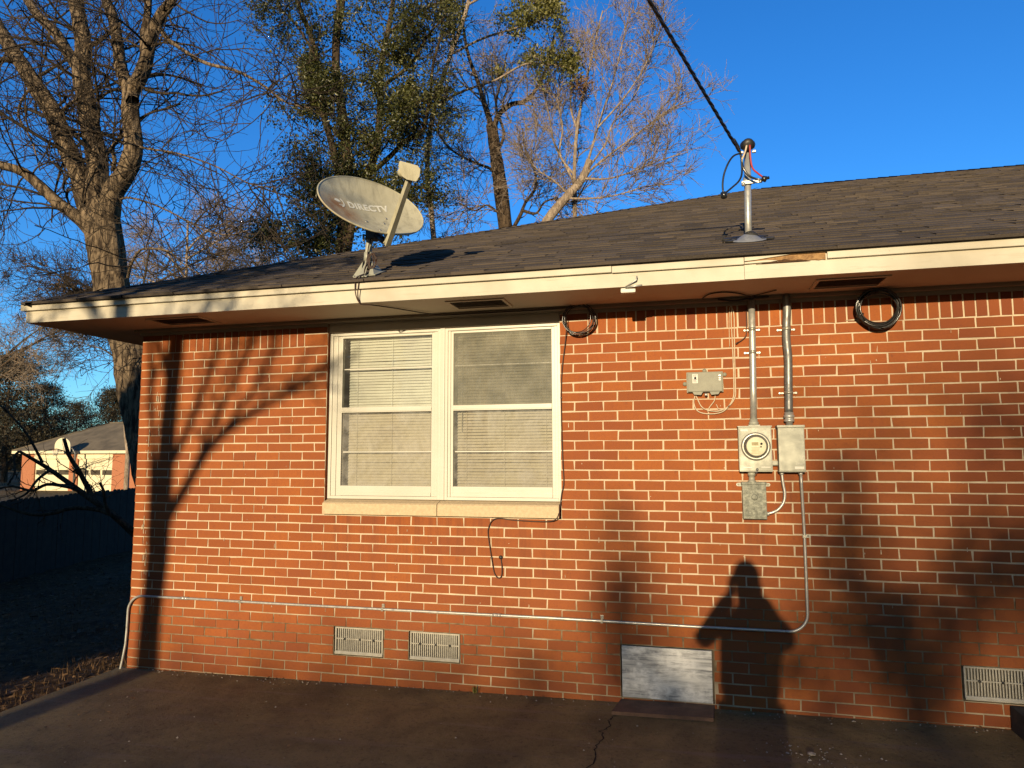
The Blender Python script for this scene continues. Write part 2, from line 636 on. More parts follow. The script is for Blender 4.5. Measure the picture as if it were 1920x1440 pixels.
def tubes(P, R, n=3):
    """P (N,K,3) paths, R (N,K) radii -> verts, quad faces"""
    P = np.asarray(P, float)
    R = np.asarray(R, float)
    Nn, K, _ = P.shape
    T = np.gradient(P, axis=1)
    T /= np.linalg.norm(T, axis=2, keepdims=True) + 1e-9
    ref = np.zeros((Nn, 1, 3))
    mean = np.abs(T.mean(1))
    ax = mean.argmin(1)
    ref[np.arange(Nn), 0, ax] = 1
    U = np.cross(T, np.broadcast_to(ref, T.shape))
    U /= np.linalg.norm(U, axis=2, keepdims=True) + 1e-9
    W = np.cross(T, U)
    a = np.arange(n) * 2 * PI / n
    V = P[:, :, None] + R[:, :, None, None] * (np.cos(a)[None, None, :, None] * U[:, :, None] + np.sin(a)[None, None, :, None] * W[:, :, None])
    V = V.reshape(-1, 3)
    i = np.arange(Nn)[:, None, None] * K * n
    j = np.arange(K - 1)[None, :, None] * n
    k = np.arange(n)[None, None, :]
    k2 = (k + 1) % n
    F = np.stack([i + j + k, i + j + k2, i + j + n + k2, i + j + n + k], -1).reshape(-1, 4)
    return V, F


def smooth_path(pts, k):
    """resample a hand-traced polyline to k points with Catmull-Rom smoothing"""
    P = np.array(pts, float)
    if len(P) == 2:
        t = np.linspace(0, 1, k)[:, None]
        return P[0] * (1 - t) + P[1] * t
    Q = np.vstack([2 * P[0] - P[1], P, 2 * P[-1] - P[-2]])
    s = np.linspace(0, len(P) - 1, k)
    i = np.minimum(s.astype(int), len(P) - 2)
    t = (s - i)[:, None]
    a, b, c, d = Q[i], Q[i + 1], Q[i + 2], Q[i + 3]
    return .5 * (2 * b + (c - a) * t + (2 * a - 5 * b + 4 * c - d) * t ** 2 + (3 * b - a - 3 * c + d) * t ** 3)


def sample_paths(P, R, idx, t):
    K = P.shape[1]
    s = t * (K - 1)
    i = np.minimum(s.astype(int), K - 2)
    f = (s - i)[:, None]
    p = P[idx, i] * (1 - f) + P[idx, i + 1] * f
    d = P[idx, i + 1] - P[idx, i]
    d /= np.linalg.norm(d, axis=1, keepdims=True) + 1e-9
    r = R[idx, i] * (1 - f[:, 0]) + R[idx, i + 1] * f[:, 0]
    return p, d, r


def grow(P, R, per, length, spread, rng, K=6, up=0.0, wig=.25, tmin=.15, rmul=.5, rmin=.003, curl=0.0, rel=True, tip=.4):
    """vectorised branching: `per` children on every parent path"""
    Np = len(P)
    idx = np.repeat(np.arange(Np), per)
    t = tmin + (1 - tmin) * rng.random(len(idx)) ** .85
    p, d, r = sample_paths(P, R, idx, t)
    q = rng.normal(size=(len(idx), 3))
    q -= (q * d).sum(1, keepdims=True) * d
    q /= np.linalg.norm(q, axis=1, keepdims=True)
    dirv = d * math.cos(spread) + q * math.sin(spread)
    dirv[:, 2] += up
    dirv += rng.normal(size=dirv.shape) * .15
    dirv /= np.linalg.norm(dirv, axis=1, keepdims=True)
    L = rng.uniform(length[0], length[1], len(idx))
    if rel:
        L *= (1.15 - .6 * t)
    out = np.zeros((len(idx), K, 3))
    out[:, 0] = p
    cur = dirv.copy()
    bend = rng.normal(size=dirv.shape) * wig * .5
    for k in range(1, K):
        cur = cur + bend * .8 + rng.normal(size=cur.shape) * wig * .5
        cur[:, 2] += curl
        cur /= np.linalg.norm(cur, axis=1, keepdims=True)
        out[:, k] = out[:, k - 1] + cur * (L / (K - 1))[:, None]
    r0 = np.maximum(r * rmul, rmin)
    RR = r0[:, None] * np.linspace(1, tip, K)[None]
    RR = np.maximum(RR, rmin * .6)
    return out, RR


def merge(parts):
    Vs, Fs, b = [], [], 0
    for V, F in parts:
        Vs.append(V)
        Fs.append(F + b)
        b += len(V)
    return np.vstack(Vs), np.vstack(Fs)


def leaves(C, size, rng, aspect=.45, droop=0.0):
    """folded diamond leaves (two triangles would be flat: four corners with a bent midrib)"""
    n = len(C)
    a = rng.normal(size=(n, 3))
    a[:, 2] -= droop
    a /= np.linalg.norm(a, axis=1, keepdims=True)
    b = np.cross(a, rng.normal(size=(n, 3)))
    b /= np.linalg.norm(b, axis=1, keepdims=True)
    c = np.cross(a, b)
    L = size * rng.uniform(.6, 1.25, n)[:, None]
    W = L * aspect
    V = np.stack([C, C + a * L * .5 + b * W * .5 + c * L * .06, C + a * L, C + a * L * .5 - b * W * .5 + c * L * .06], 1).reshape(-1, 3)
    F = np.arange(n * 4).reshape(-1, 4)
    return V, F


# ================================================================== HOUSE
BW, BH = .2009, .0677            # brick module
ZT = 2.52                        # underside of the soldier course
XE, YE = 18.0, 11.6              # far corner of the house
SOF = 2.717                      # soffit height
EAVE = .55
house = empty('brick_house', (0, 0, 0), 'single storey red brick house with dark shingle hip roof and cream fascia', 'house')
OPEN = [(1.703, 3.519, ZT - 19 * BH, SOF + .05),                 # window
        (1.806, 2.202, ZT - 34 * BH, ZT - 31 * BH),              # foundation vents
        (2.398, 2.786, ZT - 34 * BH, ZT - 31 * BH),
        (5.924, 6.33, ZT - 34 * BH, ZT - 31 * BH),
        (3.908, 4.504, ZT - 36 * BH, ZT - 31 * BH)]              # crawl space hatch


def clip_rect(r, opens):
    out = [r]
    for a0, a1, b0, b1 in opens:
        nxt = []
        for (x0, x1, z0, z1) in out:
            if x1 <= a0 or x0 >= a1 or z1 <= b0 + .012 or z0 >= b1 - .012:
                nxt.append((x0, x1, z0, z1))
                continue
            if x0 < a0 - .015: nxt.append((x0, a0 - (.004), z0, z1))
            if x1 > a1 + .015: nxt.append((a1 + .004, x1, z0, z1))
        out = nxt
    return out


def brick_wall(length, to_world, opens, rng, tint_fn, soldier_gaps=()):
    """bricks as little blocks standing 4 mm proud of a mortar sheet"""
    rects = []
    h = .0044
    for k in range(39):
        z1, z0 = ZT - k * BH - h, ZT - (k + 1) * BH + h
        x = 0.0
        off = BW / 2 if k % 2 == 0 else BW
        edges = [0.0] + list(np.arange(off, length, BW) + (rng.normal() * .003)) + [length]
        for a, b in zip(edges[:-1], edges[1:]):
            rects.append((a + (.0046 if a > 0 else 0), b - (.0046 if b < length else 0), z0, z1, k))
    # soldier course; brick ends at the corner and beside the window lie flat, two high
    flats = [(0.0, .192)] + list(soldier_gaps)
    for a, b in flats:
        for q in range(2):
            rects.append((a + .003, b - .003, ZT + q * .1 + h, ZT + (q + 1) * .1 - h, -1))
    fl_s = sorted(flats)
    for (f0, f1), nxt in zip(fl_s, fl_s[1:] + [(length, length)]):
        span = nxt[0] - f1
        if span < .03: continue
        if any(o[0] - .02 < f1 + span / 2 < o[1] + .02 and o[3] > 2.6 for o in opens): continue
        n_ = max(1, round(span / (BW / 3)))
        for q in range(n_):
            a = f1 + span * q / n_
            rects.append((a + .0048, a + span / n_ - .0048, ZT + h, ZT + .2 - .002, -2))
    V, F, T = [], [], []
    for (x0, x1, z0, z1, k) in rects:
        for (a, b, c, d) in clip_rect((x0, x1, z0, z1), opens):
            j = rng.normal(size=(4, 2)) * .0014
            dep = float(np.clip(rng.normal(), -1.5, 1.5)) * .0009
            tl = np.clip(rng.normal(size=4), -1.5, 1.5) * .0006
            o = len(V)
            cs = [(a, c), (b, c), (b, d), (a, d)]
            for q, (u, w) in enumerate(cs):
                V.append(to_world(u + j[q, 0], w + j[q, 1], -.0042 + dep + tl[q]))
            for q, (u, w) in enumerate(cs):
                V.append(to_world(u + j[q, 0] * .5, w + j[q, 1] * .5, .006))
            F += [(o, o + 1, o + 2, o + 3), (o, o + 4, o + 5, o + 1), (o + 1, o + 5, o + 6, o + 2), (o + 2, o + 6, o + 7, o + 3), (o + 3, o + 7, o + 4, o)]
            T += [tint_fn((a + b) / 2, (c + d) / 2, k)] * 5
    return V, F, T


def front(u, z, d): return (u, d, z)
def leftw(u, z, d): return (d, u, z)


def tint_front(x, z, k):
    t = .62 + random.gauss(0, .14)
    if k == -2: t = .55 + random.gauss(0, .25)
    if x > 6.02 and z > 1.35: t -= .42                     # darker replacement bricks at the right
    if random.random() < .04: t -= .25
    return min(1, max(0, t))


wall = MB()
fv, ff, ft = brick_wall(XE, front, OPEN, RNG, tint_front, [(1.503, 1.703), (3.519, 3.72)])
for q, f in enumerate(ff):
    pass
wall.v = [tuple(p) for p in fv]
wall.f = list(ff)
wall.tint = list(ft)
wall.mi = [0] * len(ff)
wall.sm = [False] * len(ff)
lv, lf, lt = brick_wall(YE, leftw, [], RNG, lambda x, z, k: min(1, max(0, .6 + random.gauss(0, .17))))
b0 = len(wall.v)
wall.v += [tuple(p) for p in lv]
wall.f += [tuple(i + b0 for i in f) for f in lf]
wall.tint += lt
wall.mi += [0] * len(lf)
wall.sm += [False] * len(lf)
# mortar sheets round the openings
xs = sorted({0.0, XE} | {o[0] for o in OPEN} | {o[1] for o in OPEN})
zs = sorted({-.35, 2.75} | {o[2] for o in OPEN} | {min(o[3], 2.75) for o in OPEN})
for xa, xb in zip(xs[:-1], xs[1:]):
    for za, zb in zip(zs[:-1], zs[1:]):
        mx, mz = (xa + xb) / 2, (za + zb) / 2
        if any(o[0] < mx < o[1] and o[2] < mz < o[3] for o in OPEN): continue
        wall.quad((xa, .0, za), (xb, .0, za), (xb, .0, zb), (xa, .0, zb), 1)
wall.quad((0, 0, -.35), (0, 0, 2.75), (0, YE, 2.75), (0, YE, -.35), 1)
wall.quad((0, YE, -.35), (0, YE, 2.75), (XE, YE, 2.75), (XE, YE, -.35), 0)
wall.quad((XE, 0, -.35), (XE, YE, -.35), (XE, YE, 2.75), (XE, 0, 2.75), 0)
for o in OPEN:                                             # brick reveals
    dp = .10
    z1 = min(o[3], 2.75)
    wall.quad((o[0], 0, o[2]), (o[0], dp, o[2]), (o[0], dp, z1), (o[0], 0, z1), 0, .35)
    wall.quad((o[1], 0, o[2]), (o[1], 0, z1), (o[1], dp, z1), (o[1], dp, o[2]), 0, .35)
    wall.quad((o[0], 0, o[2]), (o[1], 0, o[2]), (o[1], dp, o[2]), (o[0], dp, o[2]), 1)
    wall.quad((o[0], 0, z1), (o[0], dp, z1), (o[1], dp, z1), (o[1], 0, z1), 0, .35)
# lime drips and paint flecks on the brick
rf = random.Random(3)
for n_ in range(150):
    x, z = rf.uniform(.05, 7), rf.uniform(.1, 2.45)
    if any(o[0] - .05 < x < o[1] + .05 and o[2] - .05 < z < o[3] for o in OPEN): continue
    w, h = rf.uniform(.002, .006), rf.uniform(.003, .012) * rf.choice([1, 1, 1, 3])
    wall.quad((x, -.0085, z), (x + w, -.0085, z + rf.uniform(-.002, .002)), (x + w * .8, -.0085, z + h), (x + .001, -.0085, z + h), 1)
for (x, z, n_) in [(.17, 2.05, 9), (.10, 1.75, 8), (.13, .95, 9), (.16, .35, 10), (.22, .42, 6), (.09, 1.1, 6), (.2, 1.9, 5), (.14, .78, 6)]:
    for q in range(n_):
        xx, zz = x + rf.gauss(0, .012), z + rf.uniform(-.11, .11)
        w, h = rf.uniform(.003, .008), rf.uniform(.01, .05)
        wall.quad((xx, -.0088, zz), (xx + w, -.0088, zz), (xx + w * .7, -.0088, zz + h), (xx, -.0088, zz + h), 1)
for (x, z, w, h) in [(5.38, 2.475 + .06, .11, .010), (5.45, 2.53, .03, .03), (5.56, 2.33, .006, .05)]:   # mortar smears by the coil
    wall.add([(x, -.0085, z), (x + w * .5, -.0085, z - h * .4), (x + w, -.0085, z + h * .7), (x + w * .55, -.0085, z + h * .5)], [(0, 1, 2, 3)], 1)
wall.build('wall', [MAT['brick'], MAT['mortar']], house)

# inside of the room, so that the window looks into a dim room
room = MB()
ra, rb = (.35, .12, .5), (6.5, 4.2, 2.9)
(x0, y0, z0), (x1, y1, z1) = ra, rb
room.quad((x0, y1, z0), (x1, y1, z0), (x1, y1, z1), (x0, y1, z1))
room.quad((x0, y0, z0), (x0, y1, z0), (x0, y1, z1), (x0, y0, z1))
room.quad((x1, y0, z0), (x1, y0, z1), (x1, y1, z1), (x1, y1, z0))
room.quad((x0, y0, z0), (x1, y0, z0), (x1, y1, z0), (x0, y1, z0))
room.quad((x0, y0, z1), (x0, y1, z1), (x1, y1, z1), (x1, y0, z1))
for xa, xb in ((x0, 1.69), (3.53, x1)):
    room.quad((xa, y0, z0), (xb, y0, z0), (xb, y0, z1), (xa, y0, z1))
room.quad((1.69, y0, z0), (3.53, y0, z0), (3.53, y0, 1.22), (1.69, y0, 1.22))
room.build('room_lining', MAT['room'], house)

# ---- roof
TH = math.atan(.43)
HX, HY, HZ = -.60, -.60, 2.852         # eave corner of the roof
RUN = 6.1 + .02
RXE, RYE = XE + .60, HY + 2 * RUN
roof = MB()


def slope(to_w, ulen, rng, expo=.116):
    V, F, T = [], [], []
    sl = RUN / math.cos(TH)
    nrow = int(sl / expo) + 1
    for j in range(nrow):
        s0, s1 = j * expo - .0, min((j + 1) * expo + .03, sl)
        u = -rng.uniform(0, .3)
        while u < ulen + .1:
            w = rng.uniform(.10, .26)
            a, b = u, u + w
            u = b
            lim = s0 * math.cos(TH)
            ua, ub = max(a, lim), min(b, ulen - lim)
            if ub - ua < .01: continue
            lift = rng.choice([.006, .008, .012]) + (.004 if j == 0 else 0)
            o = len(V)
            sj = s0 + rng.normal() * .0035
            V += [to_w(ua, sj, lift), to_w(ub, sj, lift), to_w(max(ua, min(ub, ulen - s1 * math.cos(TH))), s1, .002),
                  to_w(min(ub, max(ua, s1 * math.cos(TH))), s1, .002), to_w(ua, sj, -.004), to_w(ub, sj, -.004)]
            F += [(o, o + 1, o + 2, o + 3), (o + 4, o + 5, o + 1, o)]
            T += [min(1, max(0, rng.choice([.12, .3, .5, .62, .85]) + rng.normal() * .1))] * 2
    return V, F, T


ct, st = math.cos(TH), math.sin(TH)
def roof_front(u, s, l): return (HX + u, HY + s * ct - l * st, HZ + s * st + l * ct)
def roof_left(u, s, l): return (HX + s * ct - l * st, HY + u, HZ + s * st + l * ct)


for fn, ul, mirror in ((roof_front, RXE - HX, False), (roof_left, RYE - HY, True)):
    V, F, T = slope(fn, ul, RNG)
    b0 = len(roof.v)
    roof.v += V
    roof.f += [tuple(i + b0 for i in (f[::-1] if mirror else f)) for f in F]
    roof.tint += T
    roof.mi += [0] * len(F)
    roof.sm += [False] * len(F)
rz = HZ + RUN * .43
A, B_, C_, D_ = (HX, HY, HZ - .006), (RXE, HY, HZ - .006), (RXE, RYE, HZ - .006), (HX, RYE, HZ - .006)
R0, R1 = (HX + RUN, HY + RUN, rz - .006), (RXE - RUN, HY + RUN, rz - .006)
roof.quad(A, B_, R1, R0, 0, .1)
roof.quad(C_, D_, R0, R1, 0, .4)
roof.add([D_, A, R0], [(0, 1, 2)], 0, False, .1)
roof.add([B_, C_, R1], [(0, 1, 2)], 0, False, .4)


def caps(p, q, n1, n2, step=.14):
    """bent cap shingles along a hip or ridge; n1, n2 = downhill directions on either side"""
    p, q = np.array(p, float), np.array(q, float)
    L = np.linalg.norm(q - p)
    d = (q - p) / L
    for i in range(int(L / step)):
        a, b = p + d * i * step, p + d * min(L, (i + 1) * step + .05)
        l0, l1 = .012 + random.uniform(0, .003), .004
        up = np.array([0, 0, 1.0])
        t = random.choice([.2, .35, .5])
        for nn, flip in ((n1, False), (n2, True)):
            nn = np.array(nn, float)
            v = [a + up * l0, b + up * l1, b + nn * .11 + up * (l1 + .004), a + nn * .11 + up * (l0 + .004), a + nn * .11, a]
            f = [(0, 1, 2, 3)] if flip else [(3, 2, 1, 0)]
            f += [(5, 4, 3, 0)]
            roof.add(v, f, 0, False, t)


hip0, hip1 = np.array(A) + (0, 0, .01), np.array(R0) + (0, 0, .01)
caps(hip0, hip1, (.707, -.707 * .0 - .30, -.2), (-.30, .707, -.2))
caps(hip1, np.array(R1) + (0, 0, .01), (0, -.92, -.395), (0, .92, -.395))
roof.build('roof', MAT['shingle'], house)

# ---- soffit, fascia, trim
so = MB()
so.box((-.6 + .02, -EAVE + .02, SOF), (XE + .58, -.0, SOF + .02))
so.box((-.6 + .02, 0.0, SOF), (0.0, YE + .5, SOF + .02))
so.build('soffit', MAT['soffit'], house)
fb = MB()
JX = 4.735                              # joint between the two fascia boards
fb.box((-.6, -EAVE, SOF - .004), (JX - .002, -EAVE + .02, 2.845))
fb.box((JX, -EAVE - .002, SOF - .003), (XE + .6, -EAVE + .02, 2.845))
fb.box((-.6, -EAVE + .02, SOF - .004), (-.58, YE + .55, 2.845))
fb.build('fascia_board', MAT['fascia'], house)
tr = MB()
tr.box((-.628, -EAVE - .026, 2.804), (3.95, -EAVE - .0035, 2.856), 0, .004)
tr.box((3.952, -EAVE - .022, 2.800), (JX - .003, -EAVE - .0035, 2.855), 0, .004)
tr.box((5.19, -EAVE - .024, 2.803), (XE + .62, -EAVE - .0035, 2.856), 0, .004)
tr.box((-.626, -EAVE - .0035, 2.804), (-.602, YE + .6, 2.856))
# the split length: what is left of the trim above the rot
up_edge = [(JX, 2.818), (4.80, 2.822), (4.86, 2.829), (4.93, 2.836), (5.0, 2.843), (5.08, 2.842), (5.188, 2.846)]
tr.prism([(x, -EAVE - .023, z) for x, z in up_edge] + [(5.188, -EAVE - .023, 2.856), (JX, -EAVE - .023, 2.856)], (0, .019, 0))
lo_edge = [(JX, 2.812), (4.80, 2.815), (4.86, 2.817), (4.92, 2.811), (4.88, 2.805), (JX, 2.803)]
tr.prism([(x, -EAVE - .02, z) for x, z in lo_edge], (0, .016, 0))
tr.build('fascia_trim', MAT['fascia'], house)
rt = MB()
rr = random.Random(5)
top = [(x, 2.8465) for x in np.linspace(5.182, 4.75, 16)]
bot = [(x, 2.801 + .010 * max(0, math.sin((x - 4.75) * 9)) + rr.uniform(-.002, .003)) for x in np.linspace(4.75, 5.182, 24)]
rt.prism([(x, -EAVE - .012, z) for x, z in bot + top], (0, .009, 0))
cav = [(x, 2.800 + .016 * math.sin((x - 4.80) / .30 * PI) * (.6 + .4 * math.sin(x * 70)) + rr.uniform(0, .003)) for x in np.linspace(4.80, 5.10, 22)]
rt.prism([(x, -EAVE - .0145, z) for x, z in cav] + [(5.10, -EAVE - .0145, 2.7985), (4.80, -EAVE - .0145, 2.7985)], (0, .002, 0), 1)
rt.build('rotten_trim', [MAT['rot'], MAT['rot_dark']], house)['label'] = 'rotten split wood showing in the cream trim'
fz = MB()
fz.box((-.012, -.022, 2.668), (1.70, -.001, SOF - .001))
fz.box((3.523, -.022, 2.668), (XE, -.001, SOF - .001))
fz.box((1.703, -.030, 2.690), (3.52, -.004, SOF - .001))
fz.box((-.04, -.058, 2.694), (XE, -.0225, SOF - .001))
fz.build('frieze_board', MAT['frieze_shade'], house)
hd = MB()
hd.box((1.706, .012, 2.622), (3.516, .09, 2.71))
hd.build('window_header', MAT['soffit'], house)
for x0_, x1_ in ((.40, .87), (2.81, 3.22), (5.15, 5.56), (7.6, 8.05)):
    v = MB()
    ya, yb = -.43, -.17
    v.box((x0_, ya, SOF - .008), (x1_, ya + .022, SOF - .0005), 0)
    v.box((x0_, yb - .022, SOF - .008), (x1_, yb, SOF - .0005), 0)
    v.box((x0_, ya + .0225, SOF - .008), (x0_ + .022, yb - .0225, SOF - .0005), 0)
    v.box((x1_ - .022, ya + .0225, SOF - .008), (x1_, yb - .0225, SOF - .0005), 0)
    o = v.build('soffit_vent', MAT['soffit'], house)
    g = MB()
    for q in range(9):
        y = ya + .03 + q * .0215
        g.quad((x0_ + .023, y, SOF - .0065), (x1_ - .023, y, SOF - .0065), (x1_ - .023, y + .024, SOF - .002), (x0_ + .023, y + .024, SOF - .002))
    g.build('louvre', MAT['vent_dark'], o)

# ---- window: two double-hung units with blinds
def frame_rect(mb, x0, x1, z0, z1, w, y0, y1, bev=.003, wt=None, wb=None):
    wt = wt or w
    wb = wb or w
    mb.box((x0, y0, z0), (x0 + w, y1, z1), 0, bev)
    mb.box((x1 - w, y0, z0), (x1, y1, z1), 0, bev)
    mb.box((x0 + w, y0 + .001, z1 - wt), (x1 - w, y1, z1), 0, bev)
    mb.box((x0 + w, y0 + .001, z0), (x1 - w, y1, z0 + wb), 0, bev)


def window(x0, x1, gx0, gx1, screened):
    zb, zt = 1.352, 2.618
    w = MB()
    frame_rect(w, x0, x1, zb, zt, .022, .030, .085, .003, .020, .022)          # outer frame
    xi0, xi1 = x0 + .0225, x1 - .0225
    # storm sash: stepped stiles
    for (a, b, ya) in ((xi0, (xi0 + gx0) / 2, .040), ((xi0 + gx0) / 2 + .0005, gx0, .048)):
        w.box((a, ya, zb + .0225), (b, .083, zt - .0205), 0, .002)
    for (a, b, ya) in ((gx1, (xi1 + gx1) / 2, .048), ((xi1 + gx1) / 2 + .0005, xi1, .040)):
        w.box((a, ya, zb + .0225), (b, .083, zt - .0205), 0, .002)
    w.box((gx0 + .0005, .046, zb + .0225), (gx1 - .0005, .083, 1.450), 0, .003)  # bottom rail
    w.box((gx0 + .0005, .040, zb + .024), (gx1 - .0005, .0455, 1.400), 0, .001)
    w.box((gx0 + .0005, .047, 2.580), (gx1 - .0005, .083, zt - .0205), 0, .002)  # top rail
    w.box((gx0 + .0005, .044, 2.003), (gx1 - .0005, .083, 2.043), 0, .003)       # meeting rail
    w.box((gx0 + .0005, .040, 2.012), (gx1 - .0005, .0435, 2.030), 0, .001)
    o = w.build('window', MAT['white_metal'], house)
    for za, zb_ in ((1.450, 2.003), (2.043, 2.580)):
        p = MB()
        zm = (za + zb_) / 2 - (.03 if za < 1.6 else -.01)
        p.quad((gx0, .066, za), (gx1, .066, za), (gx1, .066, zb_), (gx0, .066, zb_))
        p.build('pane', MAT['glass_dirty' if (screened or za < 1.6) else 'glass'], o)
        mt = MB()
        zm = {1.450: 1.703, 2.043: 2.338}[za]
        mt.box((gx0 + .012, .058, zm - .0045), (gx1, .064, zm + .0045), 0, .001)
        mt.build('muntin', MAT['white_metal'], o)
    if screened:
        s = MB()
        s.quad((gx0, .0545, 2.043), (gx1, .0545, 2.043), (gx1, .0545, 2.580), (gx0, .0545, 2.580))
        s.build('insect_screen', MAT['screen'], o)
    # mini blind: thin curved slats on cords
    b = MB()
    ba, bb = (gx0 + .028, gx1 + .02) if not screened else (gx0 + .012, gx1 - .004)
    z = 2.565
    tilt = math.radians(58 if not screened else 48)
    rb_ = random.Random(11 if screened else 4)
    while z > 1.44:
        t = tilt + rb_.gauss(0, .016)
        sag = rb_.gauss(0, .0012)
        y = .118
        hw = .0125
        dy, dz = math.cos(t) * hw, math.sin(t) * hw
        nx = 6
        vs, fs = [], []
        for i in range(nx + 1):
            x = ba + (bb - ba) * i / nx
            zz = z + sag * math.sin(PI * i / nx) + (.0010 * math.sin(i * 1.7 + z * 9) if screened else 0)
            vs += [(x, y - dy, zz - dz), (x, y + .0015, zz + .0022), (x, y + dy, zz + dz)]
        for i in range(nx):
            fs += [(3 * i, 3 * i + 3, 3 * i + 4, 3 * i + 1), (3 * i + 1, 3 * i + 4, 3 * i + 5, 3 * i + 2)]
        b.add(vs, fs, 0, True)
        z -= .0222
    b.box((ba - .006, .100, 2.572), (bb, .135, 2.602))
    for fx in (.1, .5, .93):
        x = ba + (bb - ba) * fx
        b.box((x - .0012, .1035, 1.44), (x + .0012, .1050, 2.575))
    if screened:
        b.tube([(gx0 + .05, .10, 2.56), (gx0 + .052, .10, 2.2), (gx0 + .05, .10, 1.85)], .003, 6)
    b.build('blind', MAT['blind'], o)
    return o


window(1.708, 2.612, 1.806, 2.539, False)
window(2.648, 3.517, 2.709, 3.450, True)
mu = MB()
mu.box((2.6125, .024, 1.352), (2.6475, .085, 2.622), 0, .004)
mu.build('mullion', MAT['white_metal'], house)
cu = MB()
for i in range(9):
    x = 3.26 + i * .028
    cu.quad((x, .30 + .012 * (i % 2), 1.2), (x + .028, .30 + .012 * ((i + 1) % 2), 1.2), (x + .028, .30 + .012 * ((i + 1) % 2), 1.64), (x, .30 + .012 * (i % 2), 1.64))
cu.build('curtain', MAT['curtain'], house)
SZ0, SZ1 = 1.2440, 1.350
for xa, xb in ((1.713, 2.6195), (2.6235, 3.508)):
    s = MB()
    d = .004 if xa < 2 else 0
    s.prism([(xa, -.046 - d, SZ0), (xa, -.046 - d, SZ1 - .028), (xa, -.034, SZ1 - .018), (xa, .03, SZ1 - .002), (xa, .10, SZ1), (xa, .10, SZ0)], (xb - xa, 0, 0))
    s.build('window_sill', MAT['sill'], house)


# ---- foundation vents
def found_vent(o):
    x0, x1, z0, z1 = o
    z0 += .010
    x0, x1 = x0 + .012, x1 - .004
    v = MB()
    y0, y1 = -.004, .045
    v.box((x0, y0, z0 + .022), (x0 + .010, y1, z1 - .002))
    v.box((x1 - .010, y0, z0 + .022), (x1, y1, z1 - .002))
    v.box((x0 + .0105, y0 + .001, z1 - .012), (x1 - .0105, y1, z1 - .002))
    v.prism([(x0, -.012, z0), (x0, -.012, z0 + .006), (x0, y0, z0 + .0215), (x0, y1, z0 + .0215), (x0, y1, z0)], (x1 - x0, 0, 0))
    zm = (z0 + z1) / 2 + .012
    v.box((x0 + .0105, y0 + .002, zm - .0035), (x1 - .0105, .012, zm + .0035))
    n_ = 23
    for i in range(1, n_):
        x = x0 + .010 + (x1 - x0 - .020) * i / n_
        for za, zb in ((z0 + .022, zm - .004), (zm + .004, z1 - .0125)):
            v.prism([(x - .0045, y0 + .003, za), (x + .003, y0 + .003, za), (x + .0045, y0 + .009, za), (x - .0035, y0 + .009, za)], (0, 0, zb - za))
    ob = v.build('foundation_vent', MAT['vent_metal'], house)
    g = MB()
    g.quad((x0 + .005, .014, z0 + .01), (x1 - .005, .014, z0 + .01), (x1 - .005, .014, z1 - .004), (x0 + .005, .014, z1 - .004))
    g.build('damper', MAT['vent_hole'], ob)
    for fx in (.2, .52, .8):
        sc = MB()
        x = x0 + (x1 - x0) * fx
        sc.lathe((x, y0 + .003, zm), (0, -1, 0), [(0, .008), (.004, .008), (.006, .004)], 10)
        if fx != .52: sc.prism([(x, y0 - .004, zm - .012), (x + .012, y0 - .004, zm - .002), (x + .008, y0 - .004, zm + .008), (x - .003, y0 - .004, zm + .004)], (0, .003, 0))
        sc.build('screw', MAT['black'], ob)


for o_ in OPEN[1:4]:
    found_vent(o_)
h0 = OPEN[4]
hp = MB()
hp.box((h0[0] + .008, -.006, h0[2] + .004), (h0[1] - .012, .012, h0[3] - .008), 0, .0025)
hp.box((h0[0] - .0, .05, h0[2]), (h0[1], .06, h0[3]), 1)
hp.build('access_hatch', [MAT['ply'], MAT['vent_hole']], house)['label'] = 'weathered grey plywood hatch low in the wall'

exec_later = []
# ================================================================== GROUND
def smooth(t):
    t = np.clip(t, 0, 1)
    return t * t * (3 - 2 * t)


def gz(x, y):
    x, y = np.asarray(x, float), np.asarray(y, float)
    d = np.maximum(0, -x - .25)
    far = np.hypot(x, y)
    return -.045 - .48 * smooth(d / 7.5) * smooth((y + 6) / 6) - .65 * smooth((far - 12) / 34) * smooth((y + 2) / 10)


gx = np.concatenate([np.linspace(-900, -60, 12)[:-1], np.linspace(-60, -12, 25)[:-1], np.linspace(-12, 8, 101)[:-1], np.linspace(8, 60, 20)[:-1], np.linspace(60, 900, 10)])
gy = np.concatenate([np.linspace(-900, -40, 10)[:-1], np.linspace(-40, -8, 16)[:-1], np.linspace(-8, 12, 81)[:-1], np.linspace(12, 60, 25)[:-1], np.linspace(60, 1200, 12)])
GX, GY = np.meshgrid(gx, gy, indexing='ij')
GZ = gz(GX, GY)
near = (GX > -14) & (GX < 8) & (GY > -8) & (GY < 14)
GZ = GZ + np.where(near & (GX < -.1), RNG.normal(size=GX.shape) * .012, 0)
nx_, ny_ = GX.shape
Fg = np.array([(i * ny_ + j, (i + 1) * ny_ + j, (i + 1) * ny_ + j + 1, i * ny_ + j + 1) for i in range(nx_ - 1) for j in range(ny_ - 1)])
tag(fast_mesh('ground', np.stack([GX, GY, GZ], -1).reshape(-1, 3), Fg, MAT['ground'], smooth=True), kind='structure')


def pz(x): return float(np.clip(.0125 * x, -.01, .078))


